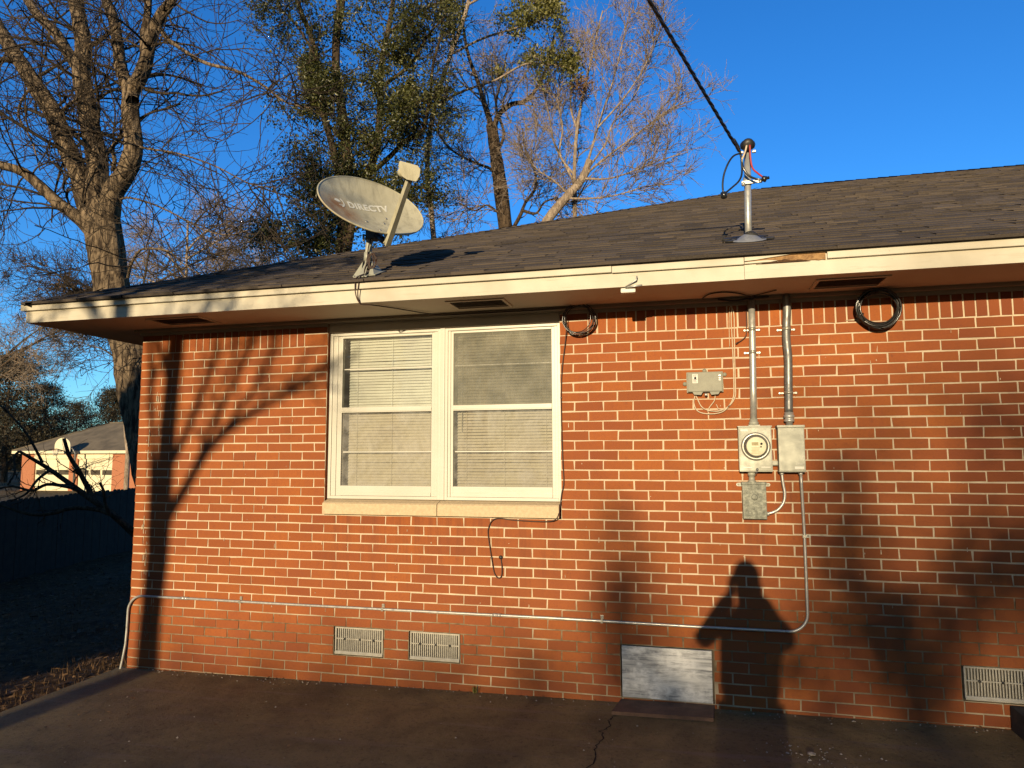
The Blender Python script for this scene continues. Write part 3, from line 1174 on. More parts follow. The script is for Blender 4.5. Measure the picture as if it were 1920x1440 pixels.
pt = MB()
pxs = list(np.linspace(-.075, 18, 60))
pys = [-14, -6, -3, -1.5, -.7, -.25, .006]
pv = [(x, y, pz(x)) for x in pxs for y in pys]
pf = [(i * 7 + j, (i + 1) * 7 + j, (i + 1) * 7 + j + 1, i * 7 + j + 1) for i in range(59) for j in range(6)]
pt.add(pv, pf)
pt.quad((-.075, -14, -.25), (-.075, -14, pz(-.075)), (-.075, .006, pz(-.075)), (-.075, .006, -.25))
pt.quad((-.075, .006, -.25), (-.075, .006, pz(-.075)), (0.0, .006, pz(0)), (0, .006, -.25))
tag(pt.build('patio', MAT['patio']), kind='structure')
ck = MB()
pts = [at(1156, 1352, -.2), at(1150, 1372, -.3), at(1156, 1388, -.4), at(1147, 1410, -.5), at(1148, 1440, -.7)]
cp = [(3.885, -.26), (3.862, -.34), (3.885, -.42), (3.84, -.52), (3.86, -.62), (3.832, -.75), (3.85, -.9), (3.82, -1.2), (3.86, -1.7)]
rc_ = random.Random(2)
fine = []
for (a, b), (c, d) in zip(cp[:-1], cp[1:]):
    for k in range(5):
        f = k / 5
        fine.append((a + (c - a) * f + rc_.gauss(0, .006), b + (d - b) * f))
cv, cf = [], []
for i, (x, y) in enumerate(fine):
    w = rc_.uniform(.0015, .0055)
    cv += [(x - w, y, pz(x) + .003), (x + w, y, pz(x) + .003)]
    if i: cf.append((2 * i - 2, 2 * i - 1, 2 * i + 1, 2 * i))
ck.add(cv, cf)
tag(ck.build('patio_crack', MAT['crack']), kind='structure')
jt = MB()
jt.quad((-.07, -.004, pz(0) + .003), (XE, -.004, .081), (XE, -.016, .081), (-.07, -.014, pz(0) + .003))
del jt

# ================================================================== THINGS ON THE WALL
GW = 'metal conduits and boxes of the electric service'


def strap(mb, x, z, r, y):
    """two-hole strap with washers, hugging a vertical pipe"""
    mb.lathe((x, y, z - .010), (0, 0, 1), [(0, r + .003), (.020, r + .003)], 16)
    mb.box((x - r - .026, -.012, z - .005), (x + r + .026, -.0085, z + .005), 0, .001)
    for s in (-1, 1):
        mb.lathe((x + s * (r + .024), -.0122, z), (0, -1, 0), [(0, .009), (.001, .009), (.0012, .0055)], 12)


# main service conduit with meter
e = empty('service_conduit', (4.808, -.04, 1.9), 'thin shiny galvanised conduit running straight down the brick to the round meter', 'conduit')
m = MB()
m.tube([(4.815, -.04, SOF - .002), (4.812, -.04, 2.45), (4.805, -.04, 2.1), (4.80, -.04, 1.905)], .0212, 16)
m.build('pipe', MAT['galv'], e)
for z in (2.497, 2.345):
    m = MB()
    strap(m, 4.812 if z > 2.4 else 4.81, z, .0212, -.04)
    m.build('strap', MAT['ring'], e)

e = empty('electric_meter', (4.798, -.05, 1.565), 'grey electric meter box with round glass meter and cream dial', 'meter')
m = MB()
m.box((4.698, -.100, 1.567), (4.900, -.0085, 1.852), 0, .004)
m.box((4.694, -.106, 1.8525), (4.904, -.0085, 1.860), 0, .002)
m.box((4.704, -.1035, 1.575), (4.894, -.1005, 1.846), 0, .002)
m.box((4.80 - .036, -.075, 1.8603), (4.80 + .036, -.012, 1.868), 0, .002)
m.lathe((4.80, -.04, 1.868), (0, 0, 1), [(0, .031), (.018, .031), (.022, .025), (.040, .025)], 20)
m.build('case', MAT['box'], e)
MC = at(1417, 837, -.105)
m = MB()
m.lathe((MC[0], -.1035, MC[2]), (0, -1, 0), [(0, .090), (.010, .090), (.016, .086), (.018, .079), (.017, .072), (.008, .070)], 40)
m.build('ring', MAT['ring'], e)
m = MB()
m.lathe((MC[0], -.104, MC[2]), (0, -1, 0), [(0, .070), (.030, .068), (.040, .064), (.045, .061)], 40)
m.build('meter_body', MAT['galv_dull'], e)
m = MB()
m.lathe((MC[0], -.1492, MC[2]), (0, -1, 0), [(0, .0605), (.002, .0600), (.004, .056)], 36)
o = m.build('dial', MAT['dial'], e)
m = MB()
yd = -.1545
m.box((MC[0] - .028, yd - .001, MC[2] + .006), (MC[0] + .012, yd, MC[2] + .026))
for q in range(5):
    m.box((MC[0] - .032 + .003 * (q % 2), yd - .001, MC[2] - .010 - q * .0085), (MC[0] + .020 - .004 * (q % 3), yd, MC[2] - .0078 - q * .0085))
m.build('print', MAT['dial_mark'], o)
m = MB()
m.lathe((MC[0] + .030, yd, MC[2] + .016), (0, -1, 0), [(0, .0075), (.002, .0075)], 10)
m.lathe((MC[0] + .027, yd, MC[2] - .003), (0, -1, 0), [(0, .005), (.002, .005)], 10)
m.build('port', MAT['black'], o)
for lo_, hi_ in (((4.72, -.1045, 1.592), (4.775, -.1036, 1.598)), ((4.83, -.1045, 1.594), (4.886, -.1036, 1.599)), ((4.712, -.1045, 1.826), (4.755, -.1036, 1.838))):
    MB().box(lo_, hi_).build('sticker', MAT['white_plastic'], e)
m = MB()
m.lathe((4.805, -.104, 1.583), (0, -1, 0), [(0, .008), (.006, .008), (.012, .005)], 12)
m.tube([(4.80, -.11, 1.58), (4.795, -.115, 1.566), (4.80, -.11, 1.555), (4.808, -.106, 1.575)], .002, 6)
m.build('seal', MAT['galv_dull'], e)

e = empty('disconnect_box', (5.016, -.05, 1.566), 'plain tall grey steel box beside the round meter', 'electric box')
m = MB()
m.box((4.938, -.104, 1.570), (5.095, -.0085, 1.846), 0, .005)
m.box((4.933, -.112, 1.8465), (5.099, -.0085, 1.862), 0, .004)
m.box((4.9345, -.108, 1.566), (5.0975, -.010, 1.5695), 0, .001)
m.box((4.80 + .1003, -.058, 1.606), (4.9377, -.026, 1.636), 0, .008)
m.build('case', MAT['box'], e)
m = MB()
m.box((5.030, -.1052, 1.585), (5.085, -.1042, 1.601))
m.build('sticker', MAT['white_plastic'], e)
m = MB()
m.box((5.05, -.1055, 1.610), (5.088, -.1042, 1.6125))
for q in range(5):
    m.box((5.045 + q * .009, -.1055, 1.614), (5.050 + q * .009, -.1042, 1.620))
m.build('embossing', MAT['galv_dull'], e)

e = empty('flexible_conduit', (5.02, -.05, 1.86), 'thick dark grey flexible conduit entering the plain tall box', 'conduit')
m = MB()
m.tube(smooth_path([(5.027, -.05, SOF - .002), (5.031, -.05, 2.62), (5.024, -.05, 2.52), (5.020, -.052, 2.42), (5.026, -.05, 2.30), (5.022, -.05, 2.16), (5.019, -.05, 2.05), (5.016, -.05, 1.945)], 30), .0255, 16)
m.build('hose', MAT['galv_dull'], e)
m = MB()
m.lathe((5.016, -.05, 1.8622), (0, 0, 1), [(0, .021), (.022, .021), (.024, .032), (.036, .032), (.038, .027), (.048, .027), (.050, .033), (.066, .033), (.068, .028), (.084, .028)], 20)
m.build('coupling', MAT['galv'], e)
for x, z in ((5.024, 2.489), (5.02, 2.073)):
    m = MB()
    strap(m, x, z, .0255, -.05)
    m.build('strap', MAT['ring'], e)

e = empty('junction_box', (4.785, -.035, 1.266), 'small mottled galvanised box hanging below the round meter', 'electric box')
m = MB()
m.box((4.712, -.078, 1.266), (4.857, -.0085, 1.486), 0, .004)
m.box((4.708, -.084, 1.4865), (4.861, -.0085, 1.500), 0, .003)
m.build('case', MAT['box_old'], e)
m = MB()
for s, xx in ((-1, 4.712), (1, 4.857)):
    m.prism([(xx, -.0122, 1.495), (xx + s * .028, -.0122, 1.492), (xx + s * .034, -.0122, 1.482), (xx + s * .028, -.0122, 1.472), (xx, -.0122, 1.470)], (0, .003, 0))
    m.lathe((xx + s * .019, -.0125, 1.482), (0, -1, 0), [(0, .006), (.003, .005)], 10)
m.lathe((4.775, -.045, 1.5003), (0, 0, 1), [(0, .026), (.008, .026), (.009, .019), (.040, .019), (.041, .024), (.064, .024)], 16)
m.build('bracket', MAT['box'], e)
m = MB()
m.lathe((4.785, -.0785, 1.405), (0, -1, 0), [(0, .020), (.0015, .019), (.0022, .012)], 20)
m.build('knockout', MAT['box_old'], e)

e = empty('curved_conduit', (4.95, -.05, 1.42), 'short curved conduit from the tall grey box to the small mottled box', 'conduit')
m = MB()
m.tube(smooth_path([(4.958, -.05, 1.565), (4.962, -.05, 1.50), (4.971, -.05, 1.43), (4.962, -.05, 1.375), (4.93, -.05, 1.330), (4.893, -.05, 1.309), (4.860, -.05, 1.300)], 26), .0088, 12)
m.build('pipe', MAT['galv'], e)
m = MB()
m.lathe((4.8575, -.05, 1.299), (1, .0, .12), [(0, .013), (.014, .013), (.016, .010)], 12)
m.build('coupling', MAT['galv'], e)
m = MB()
m.lathe((4.958, -.05, 1.547), (0, 0, 1), [(0, .010), (.004, .013), (.018, .013)], 12)
m.build('coupling', MAT['galv'], e)

e = empty('long_conduit', (2.5, -.022, .566), 'long thin conduit along the bottom of the wall, bent up to the tall grey box', 'conduit')
m = MB()
arc1 = [(4.965 + .114 * math.sin(a), -.022, .682 - .114 * math.cos(a)) for a in np.linspace(0, PI / 2, 10)]
arc2 = [(.125 - .125 * math.sin(a), -.022, .441 + .125 * math.cos(a)) for a in np.linspace(0, PI / 2, 10)]
path = [(5.071, -.05, 1.565), (5.073, -.045, 1.49), (5.078, -.024, 1.38), (5.081, -.022, 1.18), (5.080, -.022, .85)] + arc1[::-1] + \
       [(4.4, -.022, .566), (3.4, -.0225, .571), (2.4, -.022, .567), (1.3, -.022, .565), (.5, -.022, .567)] + arc2 + \
       [(-.002, -.022, .30), (-.006, -.024, .19), (-.022, -.03, .07), (-.034, -.034, .0), (-.036, -.034, -.06)]
m.tube(path, .0092, 12)
m.build('pipe', MAT['galv'], e)
for x in (.52, 3.06):
    m = MB()
    m.lathe((x - .03, -.022, .567 + (.003 if x > 3 else 0)), (1, 0, 0), [(0, .0118), (.026, .0118), (.027, .0105), (.034, .0105), (.035, .0118), (.061, .0118)], 14)
    m.build('coupling', MAT['galv'], e)
m = MB()
m.lathe((5.071, -.05, 1.546), (0, 0, 1), [(0, .010), (.004, .013), (.019, .013)], 12)
m.build('coupling', MAT['galv'], e)
for x, z, vert in ((1.02, .566, 0), (2.2, .567, 0), (3.79, .569, 0), (5.081, 1.16, 1)):
    m = MB()
    if vert:
        m.box((x + .010, -.0125, z - .010), (x + .038, -.0085, z + .010), 0, .001)
        m.box((x - .0125, -.034, z - .008), (x + .012, -.0315, z + .008), 0, .001)
        m.lathe((x + .024, -.0127, z), (0, -1, 0), [(0, .006), (.003, .004)], 10)
    else:
        m.box((x - .010, -.0125, z + .010), (x + .010, -.0085, z + .036), 0, .001)
        m.box((x - .008, -.0345, z - .0125), (x + .008, -.032, z + .012), 0, .001)
        m.lathe((x, -.0127, z + .024), (0, -1, 0), [(0, .006), (.003, .004)], 10)
    m.build('strap', MAT['ring'], e)

# telephone box and its wires
e = empty('telephone_box', (4.5, -.03, 2.08), 'flat greyish green plastic telephone box on the brick near the thin conduit', 'telephone box')
m = MB()
m.box((4.390, -.052, 2.092), (4.612, -.0085, 2.222), 0, .006)
m.box((4.383, -.030, 2.088), (4.619, -.0088, 2.2265), 0, .004)
m.prism([(4.42, -.052, 2.0915), (4.43, -.052, 2.074), (4.475, -.052, 2.070), (4.487, -.052, 2.0915)], (0, .04, 0))
m.prism([(4.53, -.052, 2.0915), (4.54, -.052, 2.070), (4.585, -.052, 2.074), (4.595, -.052, 2.0915)], (0, .04, 0))
for x, z in ((4.372, 2.15), (4.63, 2.207), (4.502, 2.236)):
    m.lathe((x, -.0088, z), (0, -1, 0), [(0, .014), (.004, .013)], 12)
m.build('case', MAT['tel'], e)
m = MB()
m.box((4.422, -.0532, 2.150), (4.456, -.0522, 2.211))
o = m.build('sticker', MAT['white_plastic'], e)
m = MB()
for q in range(7):
    if q in (3, 4): continue
    m.box((4.426, -.0540, 2.156 + q * .0078), (4.452 - .006 * (q % 2), -.0533, 2.1598 + q * .0078))
m.lathe((4.440, -.0533, 2.184), (0, -1, 0), [(0, .008), (.0008, .008)], 14)
m.build('print', MAT['black'], o)
m = MB()
for z in (2.195, 2.178, 2.165):
    MB().box((4.590, -.0535, z), (4.602, -.0525, z + .006)).build('rivet', MAT['galv'], e)
m.lathe((4.506, -.042, 2.072), (0, -1, 0), [(0, .010), (.010, .010), (.014, .006)], 12)
m.build('bolt', MAT['galv'], e)

w = MB()
def wp(pts, y=-.016): return [tuple(at(px, py, y + dy)) for px, py, dy in [(p + (0,))[:3] for p in pts]]
w.tube(smooth_path(wp([(1370, 574), (1376, 590), (1377, 640), (1378, 690), (1379, 725), (1378, 745), (1366, 762), (1345, 771), (1318, 765), (1305, 742)]), 46), .0040, 6)
w.tube(smooth_path(wp([(1372, 574), (1371, 600), (1374, 660), (1376, 720), (1374, 748), (1358, 770), (1335, 776), (1310, 772), (1301, 756), (1303, 742)]), 46), .0040, 6)
w.tube(smooth_path(wp([(1368, 576), (1367, 605), (1368, 650)]), 12), .0026, 5)
w.tube(smooth_path(wp([(1341, 742), (1339, 752), (1330, 764), (1327, 772)]), 14), .0034, 6)
w.tube(smooth_path(wp([(1343, 758), (1347, 766), (1352, 768)]), 8), .0026, 5)
tag(w.build('telephone_wire', MAT['cream_wire'], origin=(4.6, -.016, 2.2)), 'loose cream telephone wires hanging from the eave to the greenish box', 'wire')
w = MB()
w.tube(smooth_path(wp([(1399, 580), (1400, 610), (1399, 628), (1393, 636), (1384, 642)], -.02), 18), .003, 6)
w.lathe(tuple(at(1384, 642, -.02)), (-.8, 0, -.5), [(0, .005), (.016, .005), (.018, .003)], 8)
tag(w.build('loose_wire', MAT['brown_wire'], origin=(4.77, -.02, 2.5)), 'short dark loose wire end beside the thin shiny conduit', 'wire')
w = MB()
w.tube(smooth_path([(4.50, -.12, SOF - .012), (4.54, -.22, SOF - .008), (4.62, -.25, SOF - .006), (4.72, -.20, SOF - .008), (4.80, -.10, SOF - .012), (4.86, -.04, SOF - .008)], 30), .005, 6)
w.tube(smooth_path([(4.80, -.10, SOF - .012), (4.88, -.16, SOF - .008), (4.95, -.22, SOF - .006)], 12), .004, 6)
w.tube(smooth_path([(4.60, -.064, SOF - .010), (4.70, -.064, SOF - .028), (4.80, -.066, SOF - .018), (4.92, -.064, SOF - .012)], 16), .006, 6)
tag(w.build('tangled_wire', MAT['black'], origin=(4.7, -.15, 2.7)), 'tangled black wires under the soffit above the conduits', 'wire')


# coils of cable
def coil(name, c, rad, wr, nloop, label, seed, sq):
    r = random.Random(seed)
    m = MB()
    for q in range(nloop):
        ph = r.uniform(0, 6.28)
        ra = rad * r.uniform(.90, 1.03)
        cx, cz = c[0] + r.gauss(0, .007), c[2] + r.gauss(0, .006)
        pts = []
        for i in range(49):
            a = 2 * PI * i / 48
            rr = ra * (1 + .035 * math.sin(2 * a + ph) + .02 * math.sin(3 * a + ph * 2))
            pts.append((cx + rr * math.cos(a) * sq, c[1] - .010 * q / nloop * 3 + .012 * math.sin(a + ph), cz + rr * math.sin(a)))
        m.tube(pts, wr, 8, cap=False)
    for a in (math.radians(95), math.radians(200)):
        x, z = c[0] + rad * math.cos(a) * sq, c[2] + rad * math.sin(a)
        m.lathe((x - .004 * math.sin(a), c[1] - .012, z), (math.sin(a), 0, -math.cos(a)), [(-.004, wr * 4.0), (.006, wr * 4.0)], 12)
    return tag(m.build(name, MAT['black_gloss'], origin=c), label, 'cable')


coil('cable_coil', (3.67, -.062, 2.622), .110, .0032, 5, 'small loose coil of thin black cable hanging at the window corner', 1, .98)
coil('cable_coil', (5.57, -.066, 2.592), .120, .0060, 9, 'thick tight coil of glossy black cable hanging beyond the conduits', 2, 1.0)

w = MB()
w.tube(smooth_path([tuple(at(*p)) for p in [(1063, 605, -.05), (1060, 640, -.022), (1054, 690, -.016), (1052, 740, -.015), (1053, 800, -.015), (1055, 860, -.015), (1057, 905, -.015), (1053, 925, -.02), (1050, 950, -.03),
        (1046, 968, -.05), (1038, 976, -.05), (1020, 978, -.04), (990, 977, -.030), (960, 975, -.024), (935, 972, -.022), (923, 976, -.02), (917, 987, -.016), (915, 1000, -.016), (919, 1030, -.016), (923, 1055, -.016), (927, 1075, -.016),
        (934, 1084, -.018), (940, 1080, -.018), (941, 1065, -.016), (939, 1046, -.010)]], 110), .0036, 8)
o = w.build('coaxial_cable', MAT['brown_wire'], origin=(3.5, -.02, 1.8))
tag(o, 'thin brown cable running down beside the window and looping below the sill', 'cable')
w = MB()
q = at(939, 1045, -.009)
w.lathe((q[0], -.0085, q[2]), (0, -1, 0), [(0, .014), (.004, .014), (.010, .007)], 14)
w.build('grommet', MAT['black'], o)
for px, py in ((1052, 746), (1053, 826), (922, 1046), (922, 970)):
    q = at(px, py, -.015)
    w = MB()
    w.box((q[0] - .006, -.022, q[2] - .003), (q[0] + .006, -.0085, q[2] + .004), 0, .001)
    w.build('clip', MAT['black'], o)
# cable from the dish over the eave to the coil
w = MB()
pts = [(2.23, -.47, 2.935), (2.225, -.57, 2.885), (2.222, -.588, 2.84), (2.225, -.578, 2.76), (2.25, -.555, 2.705), (2.30, -.50, 2.706), (2.40, -.35, 2.709), (2.55, -.15, 2.705), (2.66, -.066, 2.700), (2.9, -.064, 2.700), (3.3, -.064, 2.698), (3.62, -.066, 2.715 - .01)]
w.tube(smooth_path(pts, 60), .0042, 8)
pts = [(2.245, -.47, 2.936), (2.25, -.57, 2.889), (2.246, -.586, 2.83), (2.238, -.577, 2.75), (2.25, -.556, 2.700)]
w.tube(smooth_path(pts, 24), .0035, 8)
tag(w.build('dish_cable', MAT['brown_wire'], origin=(2.3, -.5, 2.75)), 'dark cable drooping from the satellite dish over the cream fascia', 'cable')

# floodlight bracket under the fascia
e = empty('eave_light', (4.05, -.50, SOF), 'small white light base hanging under the cream fascia', 'light')
m = MB()
m.box((4.000, -.53, 2.680), (4.092, -.48, 2.711), 0, .010)
m.build('housing', MAT['white_plastic'], e)
m = MB()
m.tube([(4.03, -.545, 2.713), (4.06, -.56, 2.725), (4.10, -.575, 2.745), (4.105, -.572, 2.770)], .0045, 6)
m.tube([(4.03, -.54, 2.712), (4.08, -.552, 2.712), (4.135, -.553, 2.716)], .006, 6)
m.build('bracket', MAT['galv'], e)
# ================================================================== SERVICE MAST
e = empty('service_mast', (4.808, -.06, 3.085), 'galvanised electric service mast with dark weatherhead rising from the roof', 'mast')
m = MB()
m.tube([(4.808, -.06, 3.02), (4.812, -.06, 3.3), (4.824, -.06, 3.735)], .0222, 16)
m.lathe((4.811, -.06, 3.29), (0, 0, 1), [(0, .0222), (.001, .0232), (.006, .0232), (.007, .0222)], 16)
m.build('pipe', MAT['galv'], e)
m = MB()
prof = [(-.01, .03), (.0, .044), (.02, .050), (.035, .046), (.048, .034), (.055, .016)]
m.lathe((4.824, -.075, 3.722), (0, -.25, 1), prof, 20)
m.build('weatherhead', MAT['black'], e)
m = MB()
m.lathe((4.824, -.105, 3.735), (0, -1, -.45), [(0, .040), (.022, .036), (.024, .010)], 18)
m.build('insulator', MAT['black'], e)
m = MB()
for s in (-1, 1):
    MB().box((4.824 + s * .040 - .012, -.075, 3.692), (4.824 + s * .040 + .012, -.055, 3.706), 0, .002).build('hood_screw', MAT['galv'], e)
m.lathe((4.816, -.06, 3.475), (0, 0, 1), [(0, .027), (.05, .027)], 16)
m.box((4.775, -.10, 3.468), (4.86, -.085, 3.490), 0, .002)
m.box((4.862, -.098, 3.468), (4.905, -.088, 3.488), 0, .003)
m.lathe((4.895, -.098, 3.478), (0, -1, 0), [(0, .013), (.006, .012)], 12)
m.lathe((4.785, -.10, 3.462), (0, -1, 0), [(0, .012), (.02, .012)], 12)
m.build('clamp', MAT['galv'], e)
m = MB()
rows = [(0, .115), (.008, .112), (.03, .088), (.055, .055), (.068, .030)]
bm_ = bmesh.new()
n_ = 28
rings = []
for h, r in rows:
    ring = []
    for i in range(n_):
        a = 2 * PI * i / n_
        yy = -.06 + r * math.sin(a) * (.9 if math.sin(a) < 0 else .8)
        rz_ = HZ + .43 * (yy - HY) if h < .02 else max(3.05 + h * 1.25, HZ + .43 * (yy - HY) + .012)
        if h < .02: rz_ += .012 + h
        ring.append(bm_.verts.new((4.81 + r * math.cos(a), yy, rz_)))
    rings.append(ring)
for a_, b_ in zip(rings[:-1], rings[1:]):
    for i in range(n_):
        bm_.faces.new((a_[i], a_[(i + 1) % n_], b_[(i + 1) % n_], b_[i]))
m.bm(bm_, 0, True)
m.build('flashing', MAT['lead'], e)
m = MB()
for (x, y, rx, ry, sd) in [(4.80, .02, .15, .07, 1), (4.70, -.08, .05, .03, 2), (4.93, -.06, .05, .025, 3), (4.76, .07, .06, .05, 5)]:
    r = random.Random(sd)
    poly = []
    for i in range(14):
        a = 2 * PI * i / 14
        k = r.uniform(.7, 1.15)
        xx, yy = x + rx * math.cos(a) * k, y + ry * math.sin(a) * k
        poly.append((xx, yy, HZ + .43 * (yy - HY) + .012))
    m.prism(poly, (0, -.004, .008))
m.lathe((4.82, -.06, 3.115), (0, 0, 1), [(0, .055), (.02, .042), (.035, .026)], 14)
m.tube([(4.645, -.09, 3.085), (4.645, -.09, 3.125), (4.655, -.085, 3.132), (4.67, -.08, 3.128)], .004, 6)
m.tube([(4.655, -.06, 3.105), (4.70, -.02, 3.125), (4.74, .0, 3.13)], .003, 6)
m.build('tar', MAT['tar'], e)
m = MB()
m.tube(smooth_path([tuple(at(*p)) for p in [(1406, 272, -.13), (1407, 295, -.12), (1411, 315, -.12), (1421, 325, -.13), (1433, 334, -.14)]], 24), .0062, 8)
m.build('red_lead', MAT['red_wire'], e)
m = MB()
m.tube(smooth_path([tuple(at(*p)) for p in [(1400, 273, -.13), (1397, 285, -.14), (1391, 300, -.16)]], 12), .006, 8)
m.build('white_lead', MAT['cream_wire'], e)

sc_ = MB()
A0 = np.array([4.772, -.13, 3.668])
dirc = np.array([-.508, -1.39, .238])
B0 = A0 + dirc * 17.2 + (0, 0, .25)
NS = 260
tt = np.linspace(0, 1, NS) ** 1.6
base = A0[None] * (1 - tt[:, None]) + B0[None] * tt[:, None]
base[:, 2] -= .55 * tt * (1 - tt) * 1.0
L_ = np.linalg.norm(B0 - A0) * tt
fwd = (B0 - A0) / np.linalg.norm(B0 - A0)
u_ = np.cross(fwd, (0, 0, 1.0)); u_ /= np.linalg.norm(u_)
v_ = np.cross(u_, fwd)
for ph in (0, 2.094, 4.189):
    fade = np.clip((L_ - .02) / .15, .3, 1)[:, None]
    P_ = base + .0062 * fade * (np.cos(L_ * 26 + ph)[:, None] * u_ + np.sin(L_ * 26 + ph)[:, None] * v_)
    sc_.tube(P_, .0060, 6)
j = lambda *p: tuple(at(*p))
sc_.tube(smooth_path([j(1390, 287, -.16), (j(1376, 292, -.17)), j(1366, 305, -.18), j(1358, 325, -.18), j(1355, 345, -.18), j(1356, 362, -.18)], 22), .0062, 8)
sc_.tube(smooth_path([j(1360, 362, -.18), j(1372, 352, -.17), j(1385, 340, -.16), j(1391, 325, -.15), j(1390, 300, -.15)], 20), .0062, 8)
sc_.tube(smooth_path([j(1386, 278, -.15), j(1391, 300, -.15), j(1394, 316, -.14), j(1405, 330, -.14), j(1420, 336, -.15), j(1434, 337, -.15)], 24), .0075, 8)
o1 = j(1357, 366, -.18)
sc_.lathe((o1[0], o1[1], o1[2] + .022), (0.05, 0, -1), [(0, .012), (.004, .021), (.04, .020), (.044, .012)], 12)
o1 = j(1434, 337, -.15)
sc_.lathe((o1[0] - .02, o1[1], o1[2] + .012), (1, 0, -.35), [(0, .012), (.004, .017), (.03, .020), (.034, .012)], 12)
sc_.tube([(o1[0] - .006, o1[1], o1[2] + .006), (o1[0] + .028, o1[1], o1[2] + .012)], .010, 8)
o1 = j(1383, 275, -.15)
sc_.tube([j(1376, 262, -.28), j(1383, 276, -.16), j(1386, 284, -.15)], [.010, .014, .010], 10)
tag(sc_.build('service_cable', MAT['black_gloss'], origin=tuple(A0)), 'twisted black overhead power cable running from the sky to the mast', 'cable')

# the utility pole the cable comes from, behind the photographer
e = empty('utility_pole', (B0[0], B0[1], -.1), 'tall wooden utility pole at the far end of the overhead cable', 'pole')
m = MB()
m.tube([(B0[0] - .16, B0[1], -.6), (B0[0] - .16, B0[1], 4), (B0[0] - .16, B0[1], 9.5)], [.16, .14, .11], 14)
m.build('post', MAT['bark_dark'], e)
m = MB()
m.box((B0[0] - 1.2, B0[1] - .18, 8.9), (B0[0] + .9, B0[1] - .08, 9.0), 0, .01)
m.lathe((B0[0] - .02, B0[1], B0[2]), (-1, 0, 0), [(0, .03), (.06, .03)], 10)
m.build('cross_arm', MAT['bark_dark'], e)

# ================================================================== SATELLITE DISH
DN = np.array([.667, -.471, .577]); DN /= np.linalg.norm(DN)
DU = np.array([.483, .863, .147]); DU -= DN * (DU @ DN); DU /= np.linalg.norm(DU)
DV = np.cross(DN, DU)
DC = np.array([2.279, -.45, 3.43])
e = empty('satellite_dish', (2.22, -.385, 2.965), 'grimy grey satellite dish standing on the roof near the eave', 'satellite dish')
DA, DB, DEP = .42, .30, .075


def dish_pt(u, v, off=0.0):
    q = (u / DA) ** 2 + (v / DB) ** 2
    return DC + DU * u + DV * v + DN * (DEP * (q - 1) + off)


m = MB()
vs, fs = [], []
NR, NA = 14, 72
for side, off in ((0, 0.0), (1, -.006)):
    for i in range(NR + 1):
        for k in range(NA):
            a = 2 * PI * k / NA
            r = i / NR
            # a flattened foot of the rim where the arm passes
            vv = math.sin(a) * DB
            vs.append(dish_pt(r * math.cos(a) * DA, r * max(vv, -.285), off))
b0 = (NR + 1) * NA
for side in (0, 1):
    for i in range(NR):
        for k in range(NA):
            k2 = (k + 1) % NA
            f = (side * b0 + i * NA + k, side * b0 + i * NA + k2, side * b0 + (i + 1) * NA + k2, side * b0 + (i + 1) * NA + k)
            fs.append(f if side == 0 else f[::-1])
m.add(vs, fs, 0, True)
rim = [dish_pt(math.cos(a) * DA, max(math.sin(a) * DB, -.285), -.003) for a in np.linspace(0, 2 * PI, 97)]
m.tube(rim, .0062, 8, cap=False)
nd = m_dish()
nd.rust.inputs[1].default_value = tuple(dish_pt(-.27, -.04) - np.array([2.22, -.385, 2.965]))
MAT['dish'] = nd.m
refl = m.build('reflector', MAT['dish'], e)
# bolts on the face
for u, v in ((-.085, -.115), (.065, -.115), (-.05, -.235), (.12, -.05)):
    m = MB()
    m.lathe(dish_pt(u, v, .0005), DN, [(0, .011), (.003, .010), (.005, .005)], 12)
    m.build('bolt', MAT['ring'], refl)


def lettering(txt, size, u0, v0, name, parent, mat, sx=1.0):
    cu_ = bpy.data.curves.new('lettering', 'FONT')
    cu_.body = txt
    cu_.size = size
    cu_.offset = .0036
    cu_.space_character = 1.08
    to = bpy.data.objects.new('lettering', cu_)
    COL.objects.link(to)
    dg = bpy.context.evaluated_depsgraph_get()
    me = bpy.data.meshes.new_from_object(to.evaluated_get(dg))
    bpy.data.objects.remove(to)
    bmx = bmesh.new()
    bmx.from_mesh(me)
    bmesh.ops.triangulate(bmx, faces=list(bmx.faces))
    bmesh.ops.subdivide_edges(bmx, edges=[q for q in bmx.edges if q.calc_length() > .02], cuts=2)
    for q in bmx.verts:
        q.co = Vector(dish_pt(u0 + q.co.x * sx, v0 + q.co.y, .0022))
    mm = MB().bm(bmx)
    return mm.build(name, mat, parent)


MAT['logo'] = simple('pale_print', (.72, .70, .60), (.62, .60, .50), 14, .6)
lettering('DIRECTV', .078, -.155, .028, 'lettering', refl, MAT['logo'], 1.02)
m = MB()
def arcs(r0, r1, a0, a1, c, n=14):
    o = [(c[0] + r1 * math.cos(a), c[1] + r1 * math.sin(a)) for a in np.linspace(a0, a1, n)]
    i = [(c[0] + r0 * math.cos(a), c[1] + r0 * math.sin(a)) for a in np.linspace(a1, a0, n)]
    return o + i
def flatshape(mb, poly):
    k = len(poly) // 2
    P_ = [dish_pt(u, v, .0022) for u, v in poly]
    for i in range(k - 1):
        mb.add([P_[i], P_[i + 1], P_[2 * k - 2 - i], P_[2 * k - 1 - i]], [(0, 1, 2, 3)])
cl = (-.235, .055)
flatshape(m, arcs(.0, .030, .3, 2.9, (cl[0] - .006, cl[1] - .004)))
flatshape(m, arcs(.038, .050, -1.3, .9, cl))
flatshape(m, arcs(.030, .036, -1.9, -.7, cl))
m.build('emblem', MAT['logo'], refl)
